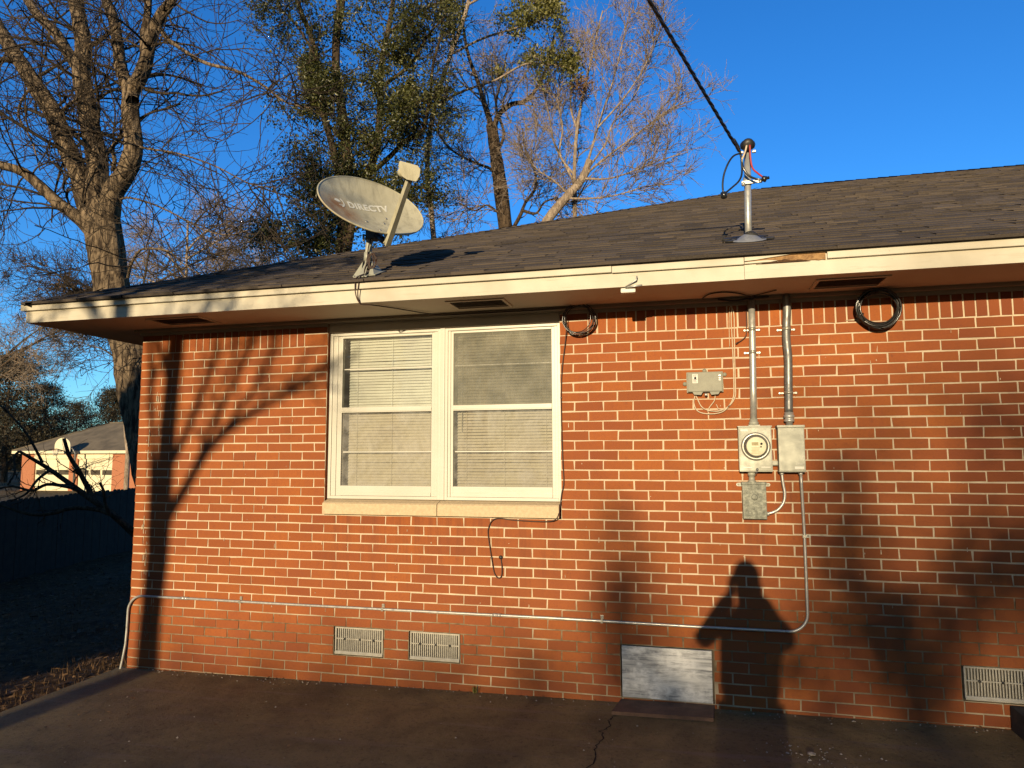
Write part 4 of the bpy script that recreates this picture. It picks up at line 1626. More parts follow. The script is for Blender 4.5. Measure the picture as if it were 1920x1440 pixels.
# feed arm and horn
base_ = dish_pt(.0, -.30, -.06)
tip_ = at(767, 338, -.73)
m = MB()
dr = tip_ - base_
Ln = np.linalg.norm(dr); dr /= Ln
sx_ = np.cross(dr, DV); sx_ /= np.linalg.norm(sx_)
sy_ = np.cross(dr, sx_)
w0, w1 = .021, .016
v8 = []
for p_, w_ in ((base_ - dr * .03, w0), (tip_, w1)):
    for a_, b_ in ((-1, -1), (1, -1), (1, 1), (-1, 1)):
        v8.append(p_ + sx_ * a_ * w_ + sy_ * b_ * w_ * .9)
m.add(v8, [(0, 3, 2, 1), (4, 5, 6, 7), (0, 1, 5, 4), (1, 2, 6, 5), (2, 3, 7, 6), (3, 0, 4, 7)])
m.build('feed_arm', MAT['dish'], e)
m = MB()
hc = at(769, 322, -.76)
# the horn plate faces the reflector; we look at its clipped-corner back
hn = -(DC - hc) / np.linalg.norm(DC - hc)
hn = np.array([.34, -.90, -.28]); hn /= np.linalg.norm(hn)
hx = np.cross((0, 0, 1.0), hn); hx /= np.linalg.norm(hx); hx = -hx if hx[0] < 0 else hx
hz = np.cross(hn, hx); hz = -hz if hz[2] < 0 else hz
oct_ = [(-.064, .062), (.049, .037), (.066, .014), (.060, -.030), (.039, -.062), (-.019, -.052), (-.046, -.036), (-.062, .006), (-.070, .036)]
m.prism([hc + hx * a_ + hz * b_ + hn * .03 for a_, b_ in oct_], -hn * .035)
m.prism([hc + hx * (a_ * .9 - .012) + hz * (b_ * .9 + .004) - hn * .006 for a_, b_ in oct_], -hn * .03)
m.lathe(hc - hn * .02 - hx * .05, -hn, [(0, .028), (.03, .034), (.05, .034)], 14)
m.lathe(hc - hn * .02 + hx * .03, -hn, [(0, .028), (.03, .034), (.05, .034)], 14)
m.build('feed_horn', MAT['dish'], e)
m = MB()
m.tube(smooth_path([(2.22, -.385, 2.99), (2.217, -.385, 3.10), (2.22, -.375, 3.20), (2.235, -.36, 3.27)], 14), .024, 14)
m.build('mast', MAT['box'], e)
m = MB()
bk = DC - DN * .085
m.box((2.20, -.405, 3.205), (2.28, -.33, 3.30), 0, .008)
m.lathe(bk - DN * .05, DN, [(0, .035), (.045, .05)], 16)
m.tube([bk - DN * .03, (2.245, -.36, 3.26)], .03, 10)
m.tube([base_ - dr * .02, (2.27, -.37, 3.24)], .024, 8)
m.build('back_bracket', MAT['black'], e)
m = MB()
def rz(x, y, l=.012): return HZ + .43 * (y - HY) + l
def foot(poly, h):
    m.prism([(x, y, rz(x, y)) for x, y in poly], (0, -.002, .005))
for s in (-1, 1):
    m = MB()
    x0_ = 2.218 + s * .035
    m.add([(x0_, -.40, 3.045), (x0_ + s * .005, -.36, 3.045), (x0_ + s * .052, -.33, rz(0, -.33)), (x0_ + s * .045, -.46, rz(0, -.46)), (x0_ - s * .005, -.44, rz(0, -.44))], [(0, 1, 2, 3), (0, 3, 4)])
    foot([(x0_ - .03, -.47), (x0_ + s * .05 + .01, -.47), (x0_ + s * .055 + .01, -.31), (x0_ - .03, -.31)], 0)
    m.build('foot', MAT['box'], e)
m = MB()
m.add([(2.205, -.41, 3.03), (2.23, -.41, 3.03), (2.245, -.49, rz(0, -.49)), (2.19, -.49, rz(0, -.49))], [(0, 1, 2, 3)])
foot([(2.17, -.515), (2.27, -.515), (2.255, -.40), (2.185, -.40)], 0)
m.lathe((2.217, -.385, 3.05), (0, 0, 1), [(0, .032), (.06, .030)], 12)
m.lathe((2.19, -.41, 3.19), (0, 0, 1), [(0, .008), (.05, .008)], 8)
m.build('foot', MAT['box'], e)
m = MB()
for sd in range(5):
    r = random.Random(sd + 20)
    c_ = (2.255 + r.uniform(-.01, .02), -.425, 3.035)
    m.tube([(c_[0] + .028 * math.cos(a) * r.uniform(.8, 1.1), c_[1] - .01 * sd / 5, c_[2] + .052 * math.sin(a) * r.uniform(.95, 1.05)) for a in np.linspace(0, 6.28, 17)], .0042, 6)
m.tube(smooth_path([(2.25, -.42, 3.20), (2.235, -.425, 3.13), (2.23, -.43, 3.03), (2.225, -.45, 2.98), (2.23, -.47, 2.94)], 18), .0042, 6)
m.build('cable_bundle', MAT['brown_wire'], e)

# ================================================================== ON THE GROUND
m = MB()
r = random.Random(8)
bt = [(3.868, -.245), (4.486, -.236), (4.502, -.012), (3.906, -.012)]
m.prism([(x, y, pz(x) + .0025) for x, y in bt], (0, 0, .022))
tag(m.build('ground_board', MAT['flap'], origin=(4.19, -.13, .05)), 'dark brown board lying on the patio under the plywood hatch', 'board')
m = MB()
m.box((6.162, -1.15, pz(6.2) - .02), (7.9, -.012, .215), 0, .006)
m.box((6.46, -.80, .2155), (7.6, -.012, .37), 0, .006)
tag(m.build('door_step', MAT['step'], origin=(7, -.5, .08)), 'dark concrete step against the wall beside a foundation vent', 'step')
m = MB()
r = random.Random(12)
wv, wf = [], []
wc = at(890, 1292, -.03)
for q in range(16):
    a = r.uniform(0, 6.28); h = r.uniform(.02, .06); rr = r.uniform(.006, .03)
    b_ = np.array([wc[0] + r.gauss(0, .008), -.03 + r.gauss(0, .006), pz(wc[0])])
    t_ = b_ + (rr * math.cos(a), rr * math.sin(a) * .6 - .01, h)
    s_ = np.array([math.sin(a), -math.cos(a), 0]) * .006
    m.add([b_, (b_ + t_) / 2 + s_, t_, (b_ + t_) / 2 - s_], [(0, 1, 2, 3)], 0, False, r.random())
tag(m.build('weed', MAT['leaf_olive'], origin=(wc[0], -.03, pz(wc[0]))), 'tiny green weed sprouting where the patio meets the brick', 'weed')
lit = MB()
r = random.Random(30)
for q in range(420):
    z_ = r.random()
    if z_ < .45:
        x, y = r.uniform(0, 8), -abs(r.gauss(0, .05)) - .012
    elif z_ < .6:
        x, y = 5.0 + r.gauss(0, .16), -.62 + r.gauss(0, .10)
    else:
        x, y = r.uniform(0, 8), -r.uniform(.05, 2.4)
    s_ = r.uniform(.003, .011)
    a = r.uniform(0, 6.28)
    zb = pz(x) + .0025
    ps = [(x + s_ * math.cos(a + k) * r.uniform(.5, 1), y + s_ * math.sin(a + k) * r.uniform(.5, 1), zb) for k in (0, 1.4, 3.0, 4.4)]
    lit.add(ps + [(x, y, zb + s_ * .6)], [(0, 1, 4), (1, 2, 4), (2, 3, 4), (3, 0, 4)])
tag(lit.build('patio_debris', MAT['debris']), kind='stuff')
m = MB()
q = at(1582, 1412, -.5)
m.bm((lambda b: (bmesh.ops.create_icosphere(b, subdivisions=1, radius=.02), [v.co.__setitem__(slice(None), (v.co.x * 1.2 + 4.98, v.co.y - .62, v.co.z * .5 + pz(5) + .012)) for v in b.verts], b)[2])(bmesh.new()))
tag(m.build('stone', MAT['debris'], origin=(4.98, -.62, .07)), 'pale stone chip lying on the dark patio among small debris', 'stone')

# ================================================================== TREES
def depth(p): return float(CAM_M[2] @ (np.asarray(p) - CAM_C))


def traced(pts, Y, r0, r1, k=14):
    """limb through hand-traced points; Y = one distance or (start, end); radii in photo pixels"""
    Y0, Y1 = (Y, Y) if np.isscalar(Y) else Y
    n = len(pts)
    P = [at(p[0], p[1], Y0 + (Y1 - Y0) * i / max(1, n - 1)) for i, p in enumerate(pts)]
    Q = smooth_path(P, k)
    d = np.array([depth(q) for q in Q])
    R = np.linspace(r0, r1, k) * d / CAM_F
    return Q, R


def stack(limbs):
    return np.stack([l[0] for l in limbs]), np.stack([l[1] for l in limbs])


def wobble(R, rng, a=.07):
    return R * (1 + rng.normal(size=R.shape) * a)


def tree(name, label, base, trunk_limbs, mats, levels, rng, leaf=None, group=None, nside=10, scrub=None):
    """trunk and main limbs are given; finer wood is grown; leaf = (count per twig, size, material, spread, filter)"""
    e = empty(name, base, label, 'tree', group)
    t0, r0 = trunk_limbs[0]
    if t0[0][2] > base[2] + .05:
        t0 = smooth_path([(t0[0][0], t0[0][1], base[2] - .3)] + [tuple(q) for q in t0], len(t0))
        trunk_limbs = [(t0, np.concatenate([[r0[0] * 1.15], r0[:-1]]))] + list(trunk_limbs[1:])
    P, R = stack(trunk_limbs)
    V, F = tubes(P, wobble(R, rng, .05 if nside < 20 else .02), nside)
    if nside > 20:                       # furrowed, knobbly bark on the thick near trunk
        ring = V.reshape(-1, nside, 3)
        cen = ring.mean(1, keepdims=True)
        ang = np.arange(nside) * 2 * PI / nside
        hgt = cen[:, 0, 2]
        k_ = 1 + .05 * np.sin(5 * ang[None] + 1.3 * hgt[:, None]) + .035 * np.sin(9 * ang[None] - 2.1 * hgt[:, None] + 1) + rng.normal(size=(len(ring), nside)) * .028
        V = (cen + (ring - cen) * k_[:, :, None]).reshape(-1, 3)
    fast_mesh('trunk', V, F, mats[0], e, smooth=True)
    parts, last = [], None
    src = (P[2:], R[2:]) if nside > 20 else ((P[1:], R[1:]) if len(P) > 1 else (P, R))
    for lv in levels:
        src = grow(src[0], src[1], rng=rng, **lv)
        parts.append(tubes(src[0], src[1], 4 if len(src[0]) < 900 else 3))
        last = src
    if parts:
        V, F = merge(parts)
        fast_mesh('branches', V, F, mats[1], e, smooth=True)
    if leaf is not None:
        cnt, size, mat, spread, keep = leaf
        P_, R_ = last
        idx = np.repeat(np.arange(len(P_)), cnt)
        p, d, r = sample_paths(P_, R_, idx, rng.random(len(idx)))
        p = p + rng.normal(size=p.shape) * spread
        if keep is not None:
            p = p[keep(p, rng)]
        V, F = leaves(p, size, rng)
        cl = np.sin(p[:, 0] * 2.1 + p[:, 2] * 1.7) * .15
        fast_mesh('crown', V, F, mat, e, tint=np.clip(rng.beta(1.3, 2.2, len(p)) + cl, 0, 1))
    return e


# ---- the big bare tree at the left
YT = 5.4
rng = np.random.default_rng(21)
trunk = traced([(318, 1060), (298, 930), (278, 820), (262, 715), (247, 643), (224, 580), (212, 530), (208, 470), (202, 420), (198, 380)], YT, 38, 19, 40)
trunk2 = traced([(304, 1010), (286, 900), (266, 800), (250, 715), (236, 643), (212, 580), (199, 530), (187, 480), (176, 430), (168, 395)], YT - .05, 33, 16, 40)
limb_specs = [
    ([(206, 480), (150, 412), (107, 379), (64, 339), (40, 321), (0, 309), (-50, 298), (-110, 300)], (YT, YT - 1.0), 12, 6),
    ([(192, 440), (166, 394), (153, 336), (131, 290), (113, 245), (95, 202), (67, 162), (46, 128), (24, 95), (6, 67), (-12, 35), (-30, -10)], (YT, YT + .5), 19, 10),
    ([(196, 440), (182, 367), (183, 306), (171, 245), (162, 190), (153, 138), (156, 92), (150, 46), (141, 0), (136, -45), (138, -90)], (YT, YT + .3), 20, 10),
    ([(160, 160), (144, 122), (125, 95), (104, 61), (73, 31), (52, 0), (38, -35)], (YT + .15, YT + 1.0), 12, 7),
    ([(200, 450), (210, 367), (238, 321), (251, 275), (245, 214), (247, 171), (260, 150), (272, 122), (281, 76), (300, 31), (318, 6), (340, -40)], (YT, YT - .6), 19, 8),
    ([(249, 190), (238, 160), (226, 122), (220, 76), (211, 31), (199, 0), (188, -45)], (YT - .35, YT + .6), 12, 8),
    ([(274, 110), (270, 70), (276, 30), (279, -30)], (YT - .4, YT - .2), 8, 6),
    ([(296, 48), (312, 70), (333, 87), (383, 117), (443, 133), (493, 160), (533, 190), (580, 203)], (YT - .5, YT - 2.2), 4.2, 1.6),
    ([(222, 375), (244, 371), (290, 384), (340, 408), (385, 432), (430, 440), (470, 430)], (YT, YT - 1.6), 2.0, .7),
    ([(250, 250), (262, 275), (330, 287), (400, 310), (470, 345), (520, 352)], (YT - .3, YT - 2.0), 2.3, .7),
    ([(240, 520), (246, 495), (262, 470), (285, 466), (318, 472), (340, 492), (375, 515)], (YT, YT - .9), 2.8, 1.0),
    ([(108, 225), (125, 200), (150, 182), (175, 168)], (YT + .3, YT - .5), 3.5, 1.8),
    ([(90, 210), (60, 170), (40, 190), (36, 220), (60, 265), (75, 320)], (YT + .3, YT - .8), 3.0, 1.0),
    ([(40, 120), (10, 112), (-30, 118), (-80, 105)], (YT + .4, YT - .4), 6, 3),
    ([(212, 320), (215, 300), (212, 275), (235, 250)], (YT, YT - .3), 4, 3),
    ([(160, 90), (185, 78), (205, 62), (230, 40)], (YT + .2, YT - .5), 4.5, 2),
]
limbs = [traced(p, y, a, b, 40) for p, y, a, b in limb_specs]
limbs.insert(0, trunk2)
lv = [dict(per=13, length=(1.0, 2.8), spread=1.05, K=10, up=-.10, wig=.24, tmin=.10, rmul=.24, rmin=.012, curl=-.02),
      dict(per=5, length=(.6, 1.7), spread=.8, K=8, up=-.06, wig=.26, tmin=.1, rmul=.6, rmin=.0085, curl=.03),
      dict(per=3, length=(.3, .9), spread=.7, K=6, up=.0, wig=.28, tmin=.1, rmul=.65, rmin=.0058, curl=.06)]
base = tuple(trunk[0][0])
tree('bare_tree', 'large bare tree with thick pale furrowed trunk standing beside the house corner', (base[0], base[1], float(gz(base[0], base[1]))), [trunk] + limbs,
     (MAT['bark_big'], MAT['bark_twig']), lv, rng, nside=26)

# ---- leafy evergreen behind the dish
YE2 = 11.5
rng = np.random.default_rng(5)
ev = [traced([(648, 640), (646, 560), (640, 470), (648, 380), (652, 300), (640, 200), (628, 100), (640, 0), (650, -120)], YE2, 17, 8, 16),
      traced([(650, 470), (668, 380), (700, 300), (712, 220), (715, 120), (735, 20), (745, -90)], (YE2, YE2 + .8), 12, 5, 16),
      traced([(648, 460), (640, 360), (625, 280), (600, 190), (590, 90), (560, 10), (540, -60)], (YE2, YE2 - .8), 11, 5, 16),
      traced([(690, 330), (735, 290), (760, 262), (790, 250), (800, 215), (808, 170), (812, 120), (830, 60)], (YE2 + .4, YE2 + .2), 8, 3.5, 16),
      traced([(655, 440), (705, 400), (740, 372), (775, 350), (800, 355)], (YE2 + .2, YE2 - .8), 5, 2, 16),
      traced([(645, 470), (610, 440), (570, 455), (530, 465), (495, 440)], (YE2, YE2 - .6), 5, 2, 16),
      traced([(640, 420), (600, 385), (565, 345), (545, 325)], (YE2, YE2 - .5), 4.5, 2, 16),
      traced([(640, 260), (600, 215), (575, 180), (560, 140)], (YE2, YE2 - .5), 5, 2, 16),
      traced([(720, 160), (770, 120), (800, 70), (835, 30)], (YE2 + .5, YE2), 6, 2.5, 16),
      traced([(730, 60), (790, 20), (850, -10), (880, -60)], (YE2 + .6, YE2), 6, 3, 16),
      traced([(600, 120), (565, 60), (540, 30), (515, 5)], (YE2 - .6, YE2 - 1), 5, 2, 16),
      traced([(705, 260), (745, 215), (790, 190), (840, 180)], (YE2 + .5, YE2), 5, 2, 16)]


def ev_keep(p, rng):
    # gaps where the sky shows through
    g = np.sin(p[:, 0] * 3.1 + p[:, 1] * 2.0) + np.sin(p[:, 2] * 2.7 + p[:, 0] * 1.3) + rng.normal(size=len(p)) * .7
    core = np.exp(-((p[:, 0] + 3.9 + (p[:, 2] - 9) * .0) / 1.5) ** 2)
    keep = g + 1.5 * core > -.35
    edge = (p[:, 0] > -2.45) | (p[:, 0] < -5.35)
    return keep & ~(edge & (rng.random(len(p)) < .62))


ev = [(q, r * (.75 if i < 3 else .6)) for i, (q, r) in enumerate(ev)]
lv = [dict(per=28, length=(.5, 1.9), spread=1.15, K=6, up=.15, wig=.35, tmin=.12, rmul=.35, rmin=.008, curl=-.01),
      dict(per=9, length=(.25, .8), spread=.9, K=5, up=.1, wig=.35, tmin=.15, rmul=.5, rmin=.005)]
tree('evergreen_tree', 'tall glossy dark green leafy tree behind the satellite dish', tuple(at(648, 640, YE2) * (1, 1, 0) + (0, 0, -.3)), ev,
     (MAT['bark_dark'], MAT['bark_twig']), lv, rng, leaf=(46, .092, MAT['leaf_dark'], .10, ev_keep))
evo = [o for o in COL.objects if o.name.startswith('evergreen_tree')][0]
Pc, Rc = stack(ev[:8])
n = 24000
idx = rng.choice(8, n, p=[.2, .16, .16, .12, .1, .1, .08, .08])
p, d, r = sample_paths(Pc, Rc, idx, .12 + .88 * rng.random(n))
sig = np.where(idx < 3, .50, .30)[:, None]
p = p + rng.normal(size=p.shape) * sig
gap = np.sin(p[:, 0] * 4.3 + p[:, 2] * 1.9) + np.sin(p[:, 2] * 4.1 - p[:, 0] * 2.2 + 1) + rng.normal(size=n) * .5
p = p[gap > -.55]
V, F = leaves(p, .098, rng)
fast_mesh('inner_foliage', V, F, MAT['leaf_dark'], evo, tint=np.clip(rng.beta(1.1, 2.8, len(p)), 0, 1))

# ---- olive, sunlit tree whose boughs reach in at the top centre
YO = 14.0
rng = np.random.default_rng(9)
ol = [traced([(820, 560), (812, 430), (800, 300), (820, 180), (850, 90), (880, 0), (900, -120)], YO, 5.5, 3, 16),
      traced([(812, 200), (870, 170), (930, 150), (985, 120), (1040, 122), (1075, 128)], (YO, YO - .8), 2.6, 1.0, 16),
      traced([(850, 100), (905, 72), (960, 55), (1010, 40), (1040, 22)], (YO, YO - .8), 2.6, 1.0, 16),
      traced([(875, 10), (930, -15), (990, 0), (1035, 18)], (YO, YO - .4), 2.4, 1.0, 16),
      traced([(835, 130), (850, 60), (830, 10), (840, -60)], (YO, YO), 2.4, 1.2, 16)]
lv = [dict(per=12, length=(.35, 1.0), spread=.95, K=6, up=.1, wig=.35, tmin=.35, rmul=.4, rmin=.007),
      dict(per=6, length=(.2, .5), spread=.8, K=5, up=.1, wig=.35, tmin=.15, rmul=.5, rmin=.005)]
tree('olive_leaved_tree', 'tall thin tree with sunlit olive yellow leaves above the dark forked trunk', tuple(at(820, 560, YO) * (1, 1, 0) + (0, 0, -.4)), ol,
     (MAT['bark_pale'], MAT['bark_twig']), lv, rng, leaf=(30, .115, MAT['leaf_olive'], .12, None))

# ---- dark-trunked bare tree right of it
YD = 15.0
rng = np.random.default_rng(12)
dk = [traced([(960, 600), (955, 500), (948, 430), (938, 350), (928, 280), (922, 235)], YD, 17, 10, 16),
      traced([(924, 250), (915, 215), (905, 185), (895, 150), (880, 110), (870, 60), (868, 0)], (YD, YD + .5), 6, 2, 16),
      traced([(925, 245), (935, 215), (960, 195), (985, 190), (1010, 160), (1030, 110), (1040, 60)], (YD, YD + .5), 6, 1.8, 16),
      traced([(938, 350), (925, 320), (890, 305), (860, 290), (835, 270), (810, 230)], (YD, YD - .8), 3.2, 1.2, 16),
      traced([(955, 440), (975, 405), (985, 380), (1005, 350), (1000, 310), (985, 280), (980, 240)], (YD, YD - .6), 4, 1.4, 16),
      traced([(980, 395), (1005, 400), (1020, 380), (1045, 370)], (YD - .3, YD - .7), 3, 1.2, 16),
      traced([(930, 290), (945, 250), (930, 200), (940, 150), (950, 100)], (YD, YD + .8), 3.5, 1.2, 16),
      traced([(945, 410), (915, 385), (890, 395), (860, 380)], (YD, YD - 1), 2.2, 1, 16)]
lv = [dict(per=17, length=(.8, 2.6), spread=.95, K=8, up=.05, wig=.28, tmin=.12, rmul=.32, rmin=.012, curl=.0),
      dict(per=6, length=(.5, 1.4), spread=.8, K=6, up=.06, wig=.28, tmin=.1, rmul=.55, rmin=.009),
      dict(per=5, length=(.25, .7), spread=.7, K=4, up=.05, wig=.25, tmin=.1, rmul=.65, rmin=.007)]
tree('bare_tree', 'bare tree with dark upright forked trunk between the evergreen and the pinkish tree', tuple(at(960, 600, YD) * (1, 1, 0) + (0, 0, -.4)), dk,
     (MAT['bark_dark'], MAT['bark_pale']), lv, rng)

# ---- pale bare tree with upswept twigs, right
YP = 13.5
rng = np.random.default_rng(14)
pl = [traced([(985, 540), (1010, 450), (1030, 408), (1062, 370), (1092, 335), (1105, 300)], YP, 11, 6, 16),
      traced([(1078, 560), (1078, 440), (1077, 370), (1078, 290), (1085, 220), (1100, 150), (1115, 80), (1130, 20)], (YP + .4, YP + .6), 5, 1.2, 16),
      traced([(1095, 330), (1130, 300), (1170, 270), (1215, 235), (1255, 205), (1290, 190)], (YP, YP - .6), 2.4, .9, 16),
      traced([(1080, 350), (1060, 310), (1040, 270), (1030, 220), (1020, 170)], (YP + .4, YP + 1), 2.6, 1, 16),
      traced([(1100, 310), (1115, 260), (1130, 210), (1150, 150), (1165, 90), (1178, 30)], (YP, YP + .3), 2.6, .9, 16),
      traced([(1092, 335), (1140, 335), (1190, 320), (1240, 300), (1290, 285)], (YP, YP - 1), 2, .8, 16),
      traced([(1085, 250), (1070, 200), (1075, 140), (1085, 90)], (YP + .6, YP + 1.2), 2.4, .9, 16),
      traced([(1120, 240), (1165, 190), (1200, 140), (1225, 90), (1238, 60)], (YP, YP), 2.0, .8, 16),
      traced([(1075, 375), (1040, 340), (1010, 320), (985, 290)], (YP, YP - .8), 2, .8, 16)]
pl += [traced([(1100, 320), (1135, 270), (1150, 230), (1190, 180), (1215, 120)], (YP, YP + .6), 2.2, .8, 16),
       traced([(1060, 372), (1110, 372), (1160, 365), (1210, 350), (1260, 345)], (YP, YP - .6), 2.0, .8, 16),
       traced([(1078, 330), (1050, 290), (1055, 240), (1045, 180), (1060, 120)], (YP + .5, YP + .6), 2.4, .8, 16)]
lv = [dict(per=16, length=(.7, 2.2), spread=.75, K=8, up=.24, wig=.24, tmin=.12, rmul=.36, rmin=.0105, curl=.04),
      dict(per=7, length=(.4, 1.2), spread=.6, K=6, up=.16, wig=.24, tmin=.12, rmul=.6, rmin=.0078, curl=.03),
      dict(per=4, length=(.2, .6), spread=.55, K=4, up=.1, wig=.2, tmin=.15, rmul=.65, rmin=.0065, curl=.03)]
tree('bare_tree', 'bare tree with many fine pinkish upswept twigs nearest the power cable', tuple(at(1040, 560, YP) * (1, 1, 0) + (0, 0, -.4)), pl,
     (MAT['bark_pale'], MAT['bark_pale']), lv, rng)
# clump of dead leaves caught in that crown
c_ = at(1092, 160, YP - .2)
rr_ = np.random.default_rng(2)
pp = c_ + rr_.normal(size=(420, 3)) * (.17, .17, .13)
V, F = leaves(pp, .10, rr_, .4)
tag(fast_mesh('leaf_clump', V, F, MAT['leaf_brown'], tint=rr_.random(420), origin=tuple(c_)), 'small brown clump of dead leaves caught in the pinkish twigs', 'leaf clump')

# ---- thin scrubby trees in the background at the left
def scrub(label, px, py0, py1, Y, seed, spread_px, leafy, mats):
    rng = np.random.default_rng(seed)
    b = [traced([(px, py0 + 60), (px - 4, py0), (px + rng.uniform(-8, 8), (py0 + py1) / 2), (px + rng.uniform(-15, 15), py1)], Y, 4.5, 1.6, 14)]
    for q in range(7):
        s = (-1) ** q
        f = rng.uniform(.25, .8)
        y_ = py0 + (py1 - py0) * f
        ex = px + s * spread_px * rng.uniform(.4, 1.0)
        ey = y_ + (py1 - py0) * rng.uniform(.1, .4)
        b.append(traced([(px, y_), ((px + ex) / 2 + rng.uniform(-8, 8), (y_ + ey) / 2 - rng.uniform(0, 14)), (ex, ey)], (Y, Y + rng.uniform(-1.2, 1.2)), 2.2, .8, 14))
    lv = [dict(per=16, length=(.8, 2.4), spread=.9, K=7, up=.08, wig=.26, tmin=.12, rmul=.4, rmin=.011),
          dict(per=8, length=(.45, 1.2), spread=.8, K=5, up=.06, wig=.28, tmin=.1, rmul=.6, rmin=.0085),
          dict(per=5, length=(.2, .65), spread=.7, K=4, up=.05, wig=.25, tmin=.1, rmul=.65, rmin=.007)]
    bb = at(px, py0 + 60, Y)
    return tree('scrub_tree', label, (bb[0], bb[1], float(gz(bb[0], bb[1]))), b, mats, lv, rng, leaf=leafy, group='thin scrubby trees behind the big tree')


dots = lambda f: (1, .085, MAT['leaf_brown'], .05, lambda p, r: r.random(len(p)) < f)
scrub('scrubby bare tree seen under the overhanging corner of the eave', 240, 790, 570, 13, 31, 190, dots(.16), (MAT['bark_pale'], MAT['bark_twig']))
scrub('scrubby bare tree in front of the broad dark cedar', -6, 800, 540, 18, 32, 190, dots(.22), (MAT['bark_dark'], MAT['bark_pale']))
scrub('scrubby tree with a few dead leaves between the big trunk and the evergreen', 350, 620, 420, 17, 33, 150, dots(.30), (MAT['bark_pale'], MAT['bark_pale']))
scrub('scrubby tree dotted with dead leaves half hidden by the big pale trunk', 268, 740, 470, 12, 34, 230, dots(.30), (MAT['bark_twig'], MAT['bark_twig']))

# ---- cedars
def cedar(label, px, pybot, pytop, Y, halfw_px, seed, n=15000, mat='leaf_cedar', group='dark cedar trees'):
    rng = np.random.default_rng(seed)
    bot, top = at(px, pybot, Y), at(px, pytop, Y)
    g = float(gz(bot[0], bot[1]))
    H = top[2] - g
    hw = halfw_px * depth(bot) / CAM_F
    e = empty('cedar_tree', (bot[0], bot[1], g), label, 'tree', group)
    tr_ = np.array([[bot[0] + .12 * math.sin(i), bot[1] + .1 * math.cos(i * 1.3), g - .3 + (H + .1) * i / 9] for i in range(10)])
    V, F = tubes(tr_[None], np.linspace(.05 * H * .5, .02, 10)[None], 8)
    fast_mesh('trunk', V, F, MAT['bark_dark'], e, smooth=True)
    nb = 130
    f = rng.random(nb) ** .8 * .93 + .05
    a = rng.uniform(0, 2 * PI, nb)
    rad = hw * (1 - f) ** .42 * rng.uniform(.55, 1.12, nb) * (.45 + .55 * np.minimum(1, f * 5))
    s = np.stack([bot[0] + 0 * f, bot[1] + 0 * f, g + H * f], -1)
    t = s + np.stack([np.cos(a) * rad, np.sin(a) * rad, rad * rng.uniform(.1, .6, nb)], -1)
    K = 6
    P_ = s[:, None] * (1 - np.linspace(0, 1, K)[None, :, None]) + t[:, None] * np.linspace(0, 1, K)[None, :, None]
    V, F = tubes(P_, np.repeat(np.linspace(.035, .008, K)[None], nb, 0), 4)
    fast_mesh('branches', V, F, MAT['bark_dark'], e)
    idx = rng.integers(0, nb, n)
    p, d, r = sample_paths(P_, np.ones((nb, K)), idx, .25 + .75 * rng.random(n) ** .6)
    p = p + rng.normal(size=p.shape) * (.10 * hw, .10 * hw, .07 * hw)
    V, F = leaves(p, .045 * hw + .05, rng, .35, -.5)
    fast_mesh('crown', V, F, MAT[mat], e, tint=np.clip(rng.beta(1.2, 2.4, n) + np.sin(idx * 1.7) * .15, 0, 1))
    return e


cedar('broad dark cedar farthest from the house, behind the scrub', 5, 905, 670, 53, 100, 51, 26000)
cedar('dark cedar nearest the low end of the garage roof', 78, 905, 722, 56, 62, 52, 18000)
cedar('rusty brown bush-like cedar rising behind the garage ridge beside the big trunk', 205, 890, 735, 62, 70, 53, 20000)
cedar('low dark cedar directly above the garage roof slope', 138, 890, 757, 66, 60, 54, 14000)
rngw = np.random.default_rng(71)
nw = 26000
xw = rngw.uniform(-190, 60, nw)
hw_ = 6.2 + 1.3 * np.sin(xw * .21) + .9 * np.sin(xw * .53 + 1)
pw = np.stack([xw, 95 + rngw.normal(size=nw) * 2.5, -1.2 + hw_ * rngw.random(nw) ** .7 + rngw.normal(size=nw) * .4], -1)
nb2 = 45000                                            # unseen trees added behind the photographer to block low sky light
xb = np.where(rngw.random(nb2) < .5, rngw.uniform(-150, -22, nb2), rngw.uniform(11, 130, nb2))
hb = np.where((xb > -58) & (xb < -30), 9.0, np.where(xb > -30, 14.0, 18.0)) + np.where(xb > 11, 4.0, 0) + 1.6 * np.sin(xb * .3) + 1.1 * np.sin(xb * .71 + 2)
pb2 = np.stack([xb, -46 + np.abs(xb) * .22 + rngw.normal(size=nb2) * 2.5, -.4 + hb * rngw.random(nb2) ** .85], -1)
pw = np.vstack([pw, pb2])
nw = len(pw)
V, F = leaves(pw, 1.1, rngw, .6)
tag(fast_mesh('far_wood_and_sky_block', V, F, MAT['leaf_cedar'], tint=rngw.random(nw)), kind='stuff')
